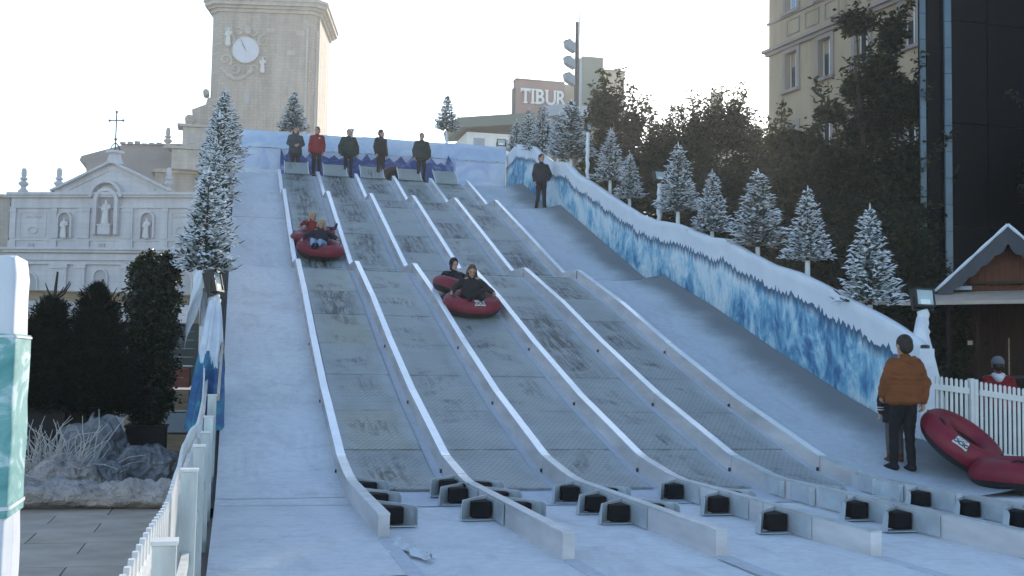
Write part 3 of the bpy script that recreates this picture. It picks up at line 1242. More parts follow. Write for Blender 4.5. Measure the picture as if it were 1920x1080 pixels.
# cone of white cloth round the foot of the right pole
cc = empty('cloth_cone', 'white cloth cone draped round the lamp pole at the end of the ice wall', 'cloth', (9.9, 14.6, 0), wc=True)


def cone(a, b):
    ang = a * 2 * math.pi
    f = 1 + .10 * math.sin(ang * 6) * b + .08 * nz(ang, b * 2)
    return (9.90 + (.06 + .46 * b ** 1.15) * f * math.cos(ang), 14.66 + (.06 + .40 * b) * f * math.sin(ang), 2.30 - 1.9 * b)


MB().grid(cone, 36, 12).build('cone_sheet', 'canvas_white', cc, True)

# ------------------------------------------------------------------ left posts and picket fence
pf = empty('picket_fence', 'white wooden picket fence with square posts along the left of the walkway', 'fence', (-.2, 8, 0), wc=True)
for (y, zt, w) in ((2.5, .9, .09), (3.85, .89, .075), (6.2, .9, .085), (7.9, .9, .075), (9.7, .88, .07), (11.5, .92, .09), (13.5, 1.07, .10)):
    zb = S(y) - .1
    p = MB().box(-.155 - w, -.155, y, y + .08, zb, zt).build('post', 'post_weathered', pf, bevel=.004)
    MB().box(-.16 - w, -.15, y - .006, y + .086, zt + .0005, zt + .014).build('post_cap', 'fence_white', p)
k = 0
y = 2.2
pk = None
while y < 15.9:
    zt = .80 + S(y) * .85 + .012 * math.sin(y * 3) + .02 * max(0, y - 8) * .4
    xx = -.33 - .03 * math.sin(y * .8) - .006 * max(0, y - 9)
    m = MB()
    wv, tk = .078, .02
    pts = [(xx, y, zt - 1.0), (xx, y + wv, zt - 1.0), (xx, y + wv, zt - .02), (xx, y + wv * .72, zt), (xx, y + wv * .28, zt), (xx, y, zt - .02)]
    MB().prism(pts, (tk, 0, 0)).build('picket', 'fence_white', pf)
    y += .128
for a, b in ((2.2, 3.84), (3.94, 6.19), (6.29, 7.89), (7.99, 9.69), (9.79, 11.49), (11.59, 13.49), (13.59, 15.6)):
    for dz in (.12, .68):
        MB().bar((-.30, a, .80 + S(a) * .85 - dz), (-.31, b, .80 + S(b) * .85 - dz), .03, .07).build('fence_rail', 'fence_white', pf)
    MB().bar((-.2, a, .45 + S(a) * .9), (-.2, b, .45 + S(b) * .9), .035, .07).build('cross_rail', 'post_weathered', pf)

# right picket fence
rf = empty('picket_fence', 'white picket fence beside the wooden stall at the right edge', 'fence', (10.5, 14.2, 0), wc=True)
fa, fp, fb = Vector((9.74, 14.35, 0)), Vector((10.45, 14.25, 0)), Vector((12.7, 13.95, 0))


def picket_run(a, b, zta, ztb, n):
    for k in range(n):
        t = (k + .5) / n
        p = a.lerp(b, t)
        zt = zta + (ztb - zta) * t
        d = (b - a).normalized()
        nn = Vector((d.y, -d.x, 0))
        w = .042
        hgt = 1.12
        z0 = zt - hgt
        pts = []
        for (u, z) in ((-w / 2, z0), (w / 2, z0), (w / 2, zt - .025), (w / 3.2, zt - .006), (0, zt), (-w / 3.2, zt - .006), (-w / 2, zt - .025)):
            q = p + d * u
            pts.append((q.x, q.y, z))
        MB().prism(pts, nn * .018).build('picket', 'fence_white', rf)
    for dz in (.16, 1.03):
        m = MB().bar((a.x, a.y + .03, zta - dz), (b.x, b.y + .03, ztb - dz), .03, .085)
        m.v = [(v[0] - .006, v[1] - .055, v[2]) for v in m.v]
        m.build('fence_rail', 'fence_white', rf)


picket_run(fa, fp - Vector((.05, 0, 0)), 1.46, 1.385, 9)
picket_run(fp + Vector((.11, -.02, 0)), fb, 1.37, 1.08, 30)
for dx in (0, .065):
    MB().box(fp.x - .045 + dx, fp.x + .015 + dx, fp.y - .06, fp.y + .03, -.02, 1.41 - dx * .2).build('post', 'fence_white', rf, bevel=.008)

# ------------------------------------------------------------------ tubes


def tube(label, loc, rot, name='snow_tube', rad=.56, lab=None, group='red and black inflatable snow tubes', laba=-math.pi / 2):
    r = empty(name, label, 'snow tube', loc, group=group, rot=rot)
    k = rad / .56
    r0, rm, h = .385 * k, .178 * k, .17 * k

    def pr(a0, a1, n, g=1.0):
        out = []
        for i in range(n + 1):
            a = a0 + (a1 - a0) * i / n
            out.append((r0 + rm * g * math.cos(a), h + h * g * math.sin(a)))
        return out
    MB().lathe(pr(R(-18), R(165), 14), n=40).build('cover', 'tube_red', r, True)
    MB().lathe(pr(R(-20), R(-200), 12, .985), n=40).build('base', 'tube_black', r, True)
    MB().lathe([(.001, .07), (r0 - rm * .5, .06), (r0 - rm * .93, .13), (r0 - rm * .95, .2)], n=28).build('seat', 'tube_black', r, True)
    for a in (R(200), R(340)):
        c, s = math.cos(a), math.sin(a)
        p = [(c * (r0 + rm * q) - s * t, s * (r0 + rm * q) + c * t, h + h * .86 + hh) for q, t, hh in ((.25, -.11, -.02), (.3, -.08, .03), (.32, 0, .05), (.3, .08, .03), (.25, .11, -.02))]
        MB().tube([(x, y, z - .015) for x, y, z in p], .012, 6).build('handle', 'tube_black', r)
    if lab:
        a = laba
        # label patch lies on the cover, facing out and up
        el = R(58)
        c = Vector((math.cos(a), math.sin(a), 0))
        nrm = (c * math.cos(el) + Vector((0, 0, math.sin(el)))).normalized()
        ctr = c * (r0 + rm * math.cos(el)) + Vector((0, 0, h + h * math.sin(el))) + nrm * .004
        tx = Vector((-math.sin(a), math.cos(a), 0))
        ty = nrm.cross(tx).normalized()
        wv, hv = .105, .07
        m = MB()
        n = 6
        for i in range(n):
            u0, u1 = -wv + 2 * wv * i / n, -wv + 2 * wv * (i + 1) / n

            def q(u, v):
                return ctr + tx * u + ty * v - nrm * (u * u * 1.0 + v * v * 2.6)
            for jv in range(3):
                v0, v1 = -hv + 2 * hv * jv / 3, -hv + 2 * hv * (jv + 1) / 3
                m.quad(q(u0, v0), q(u1, v0), q(u1, v1), q(u0, v1))
        lb = m.build('label', 'label_white', r)
        cu = bpy.data.curves.new('text', 'FONT')
        cu.body = 'OCIO'
        cu.size = .085
        cu.align_x = 'CENTER'
        cu.align_y = 'CENTER'
        cu.offset = .0035
        cu.extrude = .001
        to = bpy.data.objects.new('label_text', cu)
        me = bpy.data.meshes.new_from_object(to)
        bpy.data.objects.remove(to)
        me.materials.append(MATS['ink_black'])
        o = bpy.data.objects.new('label_text', me)
        COL.objects.link(o)
        o.parent = lb
        mtx = Matrix((tx, ty, nrm)).transposed().to_4x4()
        mtx.translation = ctr + nrm * .004 - ty * .028
        o.matrix_local = mtx
        # small swirl emblem above the word
        m = MB()
        for e in range(4):
            ce = ctr + tx * (-.045 + .03 * e) + ty * (.028 + .008 * (e % 2)) + nrm * .004
            m.tube([tuple(ce + tx * .010 * math.cos(b) + ty * .010 * math.sin(b)) for b in np.linspace(0, 5, 8)], .003, 4)
        m.build('emblem', 'ink_black', lb)
    return r


SL = R(20.0)
SLL = R(17.8)


def on_slope(x, y, dz=0):
    return (x, y, S(y) + .03 + dz)


t1 = tube('snow tube in the left lane with two riders, the front one', (1.93, 26.7, S(26.7) + .06), (SL, 0, R(10)))
t1b = tube('snow tube behind the front one in the left lane, under the rider in red', (1.86, 27.78, S(27.78) + .06), (SL, 0, R(-40)))
t2 = tube('snow tube with a white label in the middle lane, the front one', (4.42, 21.0, S(21.0) + .05), (SLL, 0, 0), lab=True, laba=R(-84))
t2b = tube('snow tube behind the labelled one in the middle lane', (4.34, 22.06, S(22.06) + .05), (SLL, 0, R(70)))
t3 = tube('red snow tube with word label held on edge by the man in the orange jacket', (9.42, 13.22, .42), (R(26), R(29), R(-14)), rad=.60, lab=True, laba=R(-112))
t4 = tube('red snow tube lying flat behind the right divider rail', (9.78, 12.3, .02), (0, 0, R(25)), rad=.66)
t5 = tube('dark snow tube leaning behind the second man from the right on the top deck', (5.35, 38.75, 7.76), (R(-75), 0, R(20)))

# ------------------------------------------------------------------ people


TMPS = bpy.data.scenes.new('workshop')


def remesh(prims, voxel, smooth=5):
    """prims: list of ('c', a, b, ra, rb) capsules and ('e', centre, radii[, rotation]) ellipsoids -> one continuous mesh"""
    m = MB()
    for p in prims:
        if p[0] == 'c':
            a, b, ra, rb = Vector(p[1]), Vector(p[2]), p[3], p[4]
            d = b - a
            L = d.length
            if L < 1e-6:
                m.ball(a, ra)
                continue
            pts, rd = [], []
            dn = d / L
            for k in range(4):
                t = math.pi / 2 * (k + .35) / 4.35
                pts.append(a - dn * ra * math.cos(t))
                rd.append(ra * math.sin(t))
            pts.append(a); rd.append(ra)
            pts.append(b); rd.append(rb)
            for k in range(3, -1, -1):
                t = math.pi / 2 * (k + .35) / 4.35
                pts.append(b + dn * rb * math.cos(t))
                rd.append(rb * math.sin(t))
            m.tube(pts, rd, 12)
        else:
            c, rr = Vector(p[1]), p[2]
            s = MB().ball((0, 0, 0), rr, 16, 10)
            rot = p[3].to_matrix() if len(p) > 3 else Matrix.Identity(3)
            i0 = len(m.v)
            m.v += [tuple(rot @ Vector(q) + c) for q in s.v]
            m.f += [tuple(i + i0 for i in f) for f in s.f]
    me = m.mesh('tmp', None)
    o = bpy.data.objects.new('tmp', me)
    TMPS.collection.objects.link(o)
    md = o.modifiers.new('r', 'REMESH')
    md.mode = 'VOXEL'
    md.voxel_size = voxel
    sm = o.modifiers.new('s', 'SMOOTH')
    sm.factor = .5
    sm.iterations = smooth
    TMPS.view_layers[0].update()
    dg = TMPS.view_layers[0].depsgraph
    out = bpy.data.meshes.new_from_object(o.evaluated_get(dg))
    bpy.data.objects.remove(o)
    bpy.data.meshes.remove(me)
    return out


def link_mesh(name, me, mat, parent, fold=0.0, seed=0.0):
    me.materials.clear()
    me.materials.append(MATS[mat])
    if fold:
        n = len(me.vertices)
        co, no = np.empty(n * 3, np.float32), np.empty(n * 3, np.float32)
        me.vertices.foreach_get('co', co)
        me.vertices.foreach_get('normal', no)
        co, no = co.reshape(-1, 3), no.reshape(-1, 3)
        dd = np.array([noise.noise(Vector((p[0] * 5, p[1] * 5, p[2] * 9 + seed))) + .5 * noise.noise(Vector((p[0] * 12, p[1] * 12, p[2] * 22 + seed))) for p in co.tolist()], np.float32)
        me.vertices.foreach_set('co', (co + no * (dd * fold)[:, None]).ravel())
    me.polygons.foreach_set('use_smooth', [True] * len(me.polygons))
    o = bpy.data.objects.new(name, me)
    COL.objects.link(o)
    o.parent = parent
    return o


STAND = dict(pelvis=(0, 0, .94), waist=(0, 0, 1.08), chest=(0, .01, 1.28), neck=(0, .015, 1.46), head=(0, -.005, 1.62),
             shL=(-.175, .01, 1.40), shR=(.175, .01, 1.40), elL=(-.235, .03, 1.13), elR=(.235, .03, 1.13), wrL=(-.24, -.03, .89), wrR=(.24, -.03, .89),
             hiL=(-.085, 0, .92), hiR=(.085, 0, .92), knL=(-.095, -.015, .50), knR=(.095, -.015, .50), anL=(-.10, .03, .09), anR=(.10, .03, .09),
             toL=(-.125, -.13, .035), toR=(.125, -.13, .035))
SIT = dict(pelvis=(0, .02, .24), waist=(0, .15, .31), chest=(0, .31, .44), neck=(0, .42, .58), head=(0, .43, .74),
           shL=(-.17, .38, .53), shR=(.17, .38, .53), elL=(-.36, .20, .44), elR=(.36, .20, .44), wrL=(-.43, -.02, .42), wrR=(.43, -.02, .42),
           hiL=(-.09, 0, .30), hiR=(.09, 0, .30), knL=(-.13, -.36, .47), knR=(.13, -.36, .47), anL=(-.09, -.66, .36), anR=(.09, -.66, .36),
           toL=(-.10, -.71, .50), toR=(.10, -.71, .50))


def person(label, loc, rz, h, pose=STAND, mods=None, top='cloth_black', legs='cloth_trousers', shoes='boot_black', hair='hair_dark', style='short',
           bulk=1.0, coat=0.0, rot=None, hood=False, gloves=None, vox=.013, facerot=0, group=None, skirt_bulk=0, head_s=1.0, fold=.008, extras=None):
    J = {k: Vector(v) for k, v in pose.items()}
    if mods:
        for k, v in mods.items():
            J[k] = Vector(v)
    s = h / 1.75
    for k in J:
        J[k] = J[k] * s
    r = empty('person', label, 'person', loc, rz, group, rot=rot)
    V = Vector
    hd = J['head']
    hs = s * head_s * 1.08
    ax = (hd - J['neck']).normalized()
    frot = Matrix.Rotation(facerot, 3, 'Z')
    fwd = frot @ V((0, -1, 0))
    fwd = (fwd - ax * fwd.dot(ax)).normalized()
    sid = fwd.cross(ax).normalized()
    HM = Matrix((sid, -fwd, ax)).transposed()

    def hp(x, y, z):
        return hd + HM @ (V((x, y, z)) * hs)
    q = HM.to_quaternion()
    P = [('e', hp(0, .01, .02), (.075 * hs, .092 * hs, .10 * hs), q), ('e', hp(0, -.02, -.045), (.056 * hs, .062 * hs, .070 * hs), q),
         ('e', hp(0, -.095, -.015), (.012 * hs, .02 * hs, .024 * hs), q), ('e', hp(0, -.075, -.09), (.028 * hs, .024 * hs, .022 * hs), q),
         ('e', hp(-.078, .01, -.01), (.011 * hs, .02 * hs, .03 * hs), q), ('e', hp(.078, .01, -.01), (.011 * hs, .02 * hs, .03 * hs), q),
         ('c', J['neck'] - ax * .03 * s, hd - ax * .05 * s, .055 * s, .05 * s),
         ('c', J['neck'], J['chest'], .06 * s, .10 * s), ('c', J['chest'], J['pelvis'], .11 * s, .11 * s)]
    for sd in 'LR':
        sh, el, wr = J['sh' + sd], J['el' + sd], J['wr' + sd]
        P += [('c', J['neck'], sh, .045 * s, .05 * s), ('c', sh, el, .048 * s, .038 * s), ('c', el, wr, .038 * s, .025 * s)]
        P += [('c', J['pelvis'], J['hi' + sd], .09 * s, .08 * s), ('c', J['hi' + sd], J['kn' + sd], .075 * s, .052 * s), ('c', J['kn' + sd], J['an' + sd], .05 * s, .035 * s), ('c', J['an' + sd], J['to' + sd], .035 * s, .028 * s)]
        # hand: palm, four curled fingers and a thumb off the side
        d = (wr - el).normalized()
        inn = V((1 if sd == 'L' else -1, 0, 0))
        inn = (inn - d * inn.dot(d)).normalized()
        fr = d.cross(inn).normalized()
        if fr.y > 0:
            fr = -fr
        P.append(('c', wr, wr + d * .075 * s, .026 * s, .030 * s))
        for fi, ln in enumerate((.062, .072, .068, .052)):
            o = fr * (.028 - .018 * fi) * s
            k0 = wr + d * .085 * s + o
            k1 = k0 + (d * .8 + inn * .45) * ln * .55 * s
            k2 = k1 + (d * .35 + inn * .9) * ln * .5 * s
            P += [('c', k0, k1, .010 * s, .009 * s), ('c', k1, k2, .009 * s, .008 * s)]
        t0 = wr + d * .03 * s + fr * .026 * s
        t1_ = t0 + (fr * .8 + d * .6 + inn * .2) * .042 * s
        P += [('c', t0, t1_, .012 * s, .010 * s), ('c', t1_, t1_ + (d * .8 + inn * .5) * .03 * s, .010 * s, .009 * s)]
    body = link_mesh('body', remesh(P, vox * .8, 2), 'skin', r)
    # face
    for sx in (-1, 1):
        e = MB().ball((0, 0, 0), .011 * hs, 8, 5)
        c = hp(sx * .029, -.079, .012)
        e.v = [tuple(V(p) + c) for p in e.v]
        e.build('eye', 'ink_black', r, True)
    mo = MB().ball((0, 0, 0), (.022 * hs, .010 * hs, .007 * hs), 8, 5)
    c = hp(0, -.083, -.062)
    mo.v = [tuple(HM @ V(p) + c) for p in mo.v]
    mo.build('mouth', 'lip', r, True)
    # trousers
    P = [('e', J['pelvis'], (.155 * s * (1 + .3 * skirt_bulk), .115 * s, .12 * s))]
    for sd in 'LR':
        P += [('c', J['pelvis'], J['hi' + sd], .10 * s, .10 * s), ('c', J['hi' + sd], J['kn' + sd], .098 * s, .070 * s), ('c', J['kn' + sd], J['an' + sd] + (J['kn' + sd] - J['an' + sd]) * .08, .068 * s, .052 * s)]
    link_mesh('trousers', remesh(P, vox, 4), legs, r, fold * .8, 3)
    # shoes
    for sd in 'LR':
        an, to = J['an' + sd], J['to' + sd]
        d = (to - an)
        heel = an - V((d.x, d.y, 0)) * .28 + (V((0, 0, -.035 * s)) if pose is STAND else V((0, -.01, -.02)))
        P = [('c', heel, to, .042 * s, .038 * s), ('c', an + (J['kn' + sd] - an) * .18, an, .056 * s, .052 * s), ('c', an, heel, .05 * s, .042 * s), ('c', an, to, .045 * s, .036 * s)]
        link_mesh('shoe', remesh(P, vox * .9, 3), shoes, r)
    # jacket
    b = bulk
    low = J['pelvis'] + (J['pelvis'] - J['waist']).normalized() * coat * s
    hemr = (.165 + .12 * coat) * s * b
    fdepth = .72
    sxv = (J['shR'] - J['shL']).normalized()
    P = []
    spine = [(J['neck'] - ax * .035 * s, .085, .085), (J['chest'] + (J['neck'] - J['chest']) * .4, .165, .115), (J['chest'], .195, .135), (J['waist'], .18, .13), (J['pelvis'] + (J['waist'] - J['pelvis']) * .15, .182, .135)]
    if coat:
        spine.append((low, .185 + .1 * coat, .14 + .05 * coat))
    for k in range(len(spine) - 1):
        (a, wa, da), (c_, wc_, dc_) = spine[k], spine[k + 1]
        for i in range(4):
            t = i / 3.0
            cpt = a.lerp(c_, t)
            wv = (wa + (wc_ - wa) * t) * s * b
            dv = (da + (dc_ - da) * t) * s * b
            dirv = (a - c_).normalized()
            yv = dirv.cross(sxv).normalized()
            Mx = Matrix((sxv, yv, sxv.cross(yv))).transposed().to_quaternion()
            P.append(('e', cpt, (wv, dv, .075 * s), Mx))
    for sd in 'LR':
        sh, el, wr = J['sh' + sd], J['el' + sd], J['wr' + sd]
        P += [('c', J['chest'] + (sh - J['chest']) * .5, sh + V((0, 0, -.02 * s)), .095 * s * b, .068 * s * b), ('c', J['neck'] - ax * .04 * s, sh + V((0, 0, -.02 * s)), .062 * s, .062 * s * b), ('c', sh + V((0, 0, -.02 * s)), el, .070 * s * b, .058 * s * b), ('c', el, el + (wr - el) * .93, .062 * s * b, .046 * s * b)]
    P.append(('c', J['neck'] - ax * .05 * s, J['neck'] + ax * .015 * s, .082 * s, .074 * s))
    jk = link_mesh('jacket', remesh(P, vox, 3), top, r, fold, 7)
    back = -fwd
    if hood == 'down':
        P = [('c', J['neck'] + back * .07 * s - sxv * .085 * s - ax * .02 * s, J['neck'] + back * .115 * s - ax * .05 * s, .045 * s, .058 * s), ('c', J['neck'] + back * .115 * s - ax * .05 * s, J['neck'] + back * .07 * s + sxv * .085 * s - ax * .02 * s, .058 * s, .045 * s)]
        link_mesh('hood', remesh(P, vox, 4), top, jk, fold)
    if hood == 'up':
        P = [('e', hp(0, .035, .03), (.10 * hs, .105 * hs, .125 * hs), q), ('c', hp(0, .05, -.08), J['neck'] + back * .02, .075 * s, .09 * s)]
        link_mesh('hood', remesh(P, vox, 4), top, jk, .003)
    # cuffs / gloves
    if gloves:
        for sd in 'LR':
            wr, el = J['wr' + sd], J['el' + sd]
            d = (wr - el).normalized()
            inn = V((1 if sd == 'L' else -1, 0, 0))
            P = [('c', wr - d * .02, wr + d * .1 * s, .036 * s, .042 * s), ('c', wr + d * .09 * s, wr + (d * .15 + inn * .02) * s, .040 * s, .028 * s), ('c', wr + d * .04 * s, wr + (d * .08) * s + V((0, -.05, 0)) * s, .018 * s, .016 * s)]
            link_mesh('glove', remesh(P, vox * .8, 3), gloves, r)
    # hair
    if style != 'none' and hood != 'up':
        P = [('e', hp(0, .022, .035), (.084 * hs, .096 * hs, .097 * hs), q), ('e', hp(0, .05, -.01), (.078 * hs, .07 * hs, .085 * hs), q)]
        if style == 'long':
            P += [('c', hp(-.07, .03, 0), hp(-.095, .02, -.22), .035 * hs, .045 * hs), ('c', hp(.07, .03, 0), hp(.095, .02, -.22), .035 * hs, .045 * hs), ('c', hp(0, .07, 0), hp(0, .10, -.26), .07 * hs, .085 * hs)]
        if style == 'mid':
            P += [('c', hp(-.07, .02, .02), hp(-.085, .02, -.08), .03 * hs, .03 * hs), ('c', hp(.07, .02, .02), hp(.085, .02, -.08), .03 * hs, .03 * hs), ('e', hp(0, -.04, .085), (.07 * hs, .045 * hs, .035 * hs), q)]
        me = remesh(P, vox * .8, 2)
        link_mesh('hair', me, hair, r, .004, 5)
    if style == 'cap' or (extras and 'cap' in extras):
        P = [('e', hp(0, .018, .045), (.096 * hs, .108 * hs, .098 * hs), q), ('e', hp(0, -.09, .03), (.07 * hs, .07 * hs, .014 * hs), q)]
        link_mesh('cap', remesh(P, vox * .8, 2), 'cloth_cap', r)
    if extras and 'stripes' in extras:
        an = J['wrL'] + (J['elL'] - J['wrL']) * .25
        for k in range(2):
            c = an + (J['elL'] - J['wrL']).normalized() * .035 * k
            MB().tube([tuple(c), tuple(c + (J['elL'] - J['wrL']).normalized() * .012)], .062 * s * b, 14).build('sleeve_stripe', 'cloth_white', jk)
    if extras and 'badge' in extras:
        c = J['chest'] + V((.11, -.145, .05)) * s
        MB().ball(c, (.03, .012, .022)).build('badge', 'cloth_white', jk)
    if extras and 'collar' in extras:
        P = [('c', J['neck'] + back * .03 * s - sxv * .06 * s, J['neck'] + back * .09 * s - ax * .06 * s, .05 * s, .07 * s), ('c', J['neck'] + back * .09 * s - ax * .06 * s, J['neck'] + back * .03 * s + sxv * .06 * s, .07 * s, .05 * s)]
        link_mesh('collar', remesh(P, vox, 4), 'cloth_white', jk, .004)
    return r


TZ = 7.70
top_group = 'people waiting on the top deck'
person('woman with long dark hair and slate jacket at the left end of the top deck', (1.86, 38.45, TZ), R(8), 1.74, top='cloth_slate', style='long', hair='hair_brown', bulk=1.25, coat=.12,
       mods=dict(elL=(-.25, -.03, 1.15), wrL=(-.08, -.20, 1.06), elR=(.25, -.02, 1.15), wrR=(.08, -.21, 1.08)), vox=.016)
person('person in red jacket with dark trousers on the top deck', (2.56, 38.15, TZ), R(-15), 1.72, top='cloth_red', style='short', bulk=1.22, coat=.08, extras=('badge',), facerot=R(-20), vox=.016, hair='hair_grey')
person('broad person in a long dark green coat in the middle of the top deck', (3.62, 38.0, TZ), R(0), 1.68, top='cloth_green', bulk=1.5, coat=.12, hair='hair_grey',
       mods=dict(elL=(-.29, .03, 1.13), elR=(.29, .03, 1.13), wrL=(-.30, 0, .89), wrR=(.31, 0, .89)), vox=.016)
person('person in black hooded jacket turned sideways, second from the right on the top deck', (4.72, 38.0, TZ), R(35), 1.74, top='cloth_black', bulk=1.3, coat=.05, hood='down', facerot=R(20), vox=.016)
person('person in dark green jacket at the right end of the top deck', (6.13, 38.0, TZ), R(3), 1.72, top='cloth_green', bulk=1.36, coat=.10, hair='hair_grey', vox=.016,
       mods=dict(elL=(-.26, .02, 1.13), elR=(.27, .02, 1.13), wrL=(-.26, -.03, .89), wrR=(.28, -.02, .89)))
person('man in black jacket standing alone on the wide lane landing with hand in pocket', (9.20, 33.5, S(33.5) + .02), R(12), 1.80, top='cloth_navy', bulk=1.15, coat=.03, hood='down',
       mods=dict(elR=(.34, .06, 1.14), wrR=(.20, -.04, .95), anL=(-.14, .03, .09), anR=(.15, .03, .09), toL=(-.18, -.13, .035), toR=(.19, -.13, .035)), vox=.014)

# riders (root rotated with the slope)


def rider(label, t, dz=0, **kw):
    loc = Vector(t.location) + Vector((0, 0, dz))
    rot = kw.pop('rot', tuple(t.rotation_euler))
    return person(label, loc, 0, kw.pop('h', 1.6), pose=SIT, rot=rot, **kw)


rider('grey-blond rider in black jacket and pale jeans leaning back in the left lane tube', t1, top='cloth_navy', legs='cloth_jeans', hair='hair_blond', style='mid', shoes='boot_black', h=1.62, rot=(SL, 0, R(-6)),
      mods=dict(knL=(-.17, -.30, .46), anL=(-.15, -.52, .34), toL=(-.13, -.62, .45), knR=(.02, -.34, .46), anR=(-.05, -.54, .34), toR=(-.04, -.64, .46), wrR=(.43, .02, .44), head=(.03, .43, .74)), gloves=None, bulk=1.12, fold=.01)
rider('young blond rider in red jacket sitting in the rear tube of the left lane', t1b, top='cloth_red', legs='cloth_trousers', hair='hair_blond', style='mid', h=1.42, rot=(SL, 0, R(18)),
      mods=dict(wrL=(-.50, .02, .50), elL=(-.34, .14, .58), anR=(.42, -.42, .60), knR=(.28, -.20, .5), toR=(.44, -.46, .74)), shoes='shoe_purple', bulk=1.12, head_s=1.1)
rider('dark-haired rider in black jacket with hands on the tube in the middle lane', t2, top='cloth_black', legs='cloth_trousers', hair='hair_brown', style='long', h=1.62, rot=(SLL, 0, R(-4)),
      mods=dict(knL=(-.20, -.22, .50), anL=(-.10, -.45, .38), toL=(-.10, -.50, .44), knR=(.20, -.22, .50), anR=(.12, -.45, .38), toR=(.12, -.50, .44), chest=(0, .22, .48), neck=(0, .29, .65), head=(0, .26, .81), shL=(-.17, .26, .60), shR=(.17, .26, .60), waist=(0, .11, .34)), bulk=1.15)
rider('hooded child in dark jacket riding the rear tube of the middle lane', t2b, top='cloth_navy', legs='cloth_wine', hood='up', h=1.40, rot=(SLL, 0, R(16)),
      mods=dict(wrL=(-.50, .05, .46), elL=(-.34, .2, .55)), bulk=1.1, head_s=1.1)

person('man in orange-brown jacket and black trousers seen from behind, holding a tube', (8.80, 13.42, S(13.42) + .0), R(182), 1.82, top='cloth_orange', bulk=1.36, coat=.03, head_s=1.1, hood='down', hair='hair_dark', vox=.010, fold=.02,
       mods=dict(elL=(-.27, .05, 1.14), wrL=(-.27, .03, .90), elR=(.25, -.02, 1.15), wrR=(.22, -.14, .98), anL=(-.07, .06, .09), toL=(-.10, -.10, .035), anR=(.10, -.08, .09), toR=(.12, -.24, .035), knL=(-.08, 0, .50), knR=(.10, -.07, .50)))
person('child in dark striped-cuff jacket, grey trousers and brown boots hidden behind the orange jacket', (8.90, 13.80, S(13.80)), R(172), 1.36, top='cloth_black', legs='cloth_greytrousers', shoes='boot_brown', bulk=1.1, coat=.2, extras=('stripes',),
       mods=dict(elL=(.26, .0, 1.10), wrL=(.24, -.05, .88), elR=(-.22, .0, 1.12), wrR=(-.20, -.1, .93), shL=(.175, .01, 1.40), shR=(-.175, .01, 1.40)), vox=.013)
person('person in red jacket with white collar and grey cap behind the picket fence', (12.62, 16.5, -.1), R(150), 1.86, top='cloth_red', bulk=1.2, style='short', hair='hair_dark', extras=('cap', 'collar'), vox=.016)
# strap by which the tube is held
st = empty('tube_strap', 'black carrying strap between the hand of the man in orange and the tube', 'strap', (9.16, 13.3, .9), wc=True)
MB().tube([(9.13, 13.38, .98), (9.15, 13.34, .93), (9.17, 13.28, .87), (9.21, 13.24, .83)], .010, 6).tube([(9.15, 13.38, .98), (9.19, 13.34, .93), (9.23, 13.28, .87), (9.26, 13.26, .82)], .010, 6).build('strap_loop', 'tube_black', st)

# ------------------------------------------------------------------ broadleaf trees


def leaves(centres, spread, n_cl, ln, wd, per=7, droop=.2):
    """clusters of pointed leaves radiating from twig ends; returns vertex and face arrays"""
    c = centres
    nC = len(c)
    N = nC * per
    ctr = np.repeat(c, per, 0) + rng.normal(0, spread, (N, 3))
    d = rng.normal(0, 1, (N, 3))
    d[:, 2] = d[:, 2] * .6 + .15
    d /= np.linalg.norm(d, axis=1)[:, None]
    r = rng.normal(0, 1, (N, 3))
    s = np.cross(d, r)
    s /= np.linalg.norm(s, axis=1)[:, None] + 1e-9
    nrm = np.cross(s, d)
    L = ln * rng.uniform(.7, 1.25, (N, 1))
    Wd = wd * rng.uniform(.8, 1.2, (N, 1))
    base = ctr
    mid = ctr + d * L * .5 - nrm * Wd * .18
    tip = ctr + d * L + nrm * 0 - np.array([0, 0, 1]) * L * droop * .5
    a = mid + s * Wd * .5 + nrm * Wd * .3
    b = mid - s * Wd * .5 + nrm * Wd * .3
    V = np.stack([base, a, tip, b], 1).reshape(-1, 3)
    F = np.arange(N * 4).reshape(N, 4)
    return V, F


def np_mesh(name, V, F, mat):
    me = bpy.data.meshes.new(name)
    n, k = F.shape
    me.vertices.add(len(V))
    me.vertices.foreach_set('co', V.astype(np.float32).ravel())
    me.loops.add(n * k)
    me.loops.foreach_set('vertex_index', F.astype(np.int32).ravel())
    me.polygons.add(n)
    me.polygons.foreach_set('loop_start', np.arange(0, n * k, k, dtype=np.int32))
    me.update(calc_edges=True)
    me.validate()
    me.materials.append(MATS[mat])
    return me


def blob_points(blobs, dens, shell=.25):
    out = []
    dens = dens * (2.9 if dens < 1000 else 1)
    for (x, y, z, rx, ry, rz) in blobs:
        n = int(dens * (rx * ry * rz) ** (2 / 3))
        d = rng.normal(0, 1, (n, 3))
        d /= np.linalg.norm(d, axis=1)[:, None]
        rr = rng.uniform(shell, 1.06, (n, 1)) ** .7
        lump = np.array([.82 + .3 * nz(q[0] * 2.3 + x, q[1] * 2.3 + y, q[2] * 2.3) for q in d])[:, None]
        out.append(np.array([x, y, z]) + d * rr * lump * np.array([rx, ry, rz]))
    return np.concatenate(out)


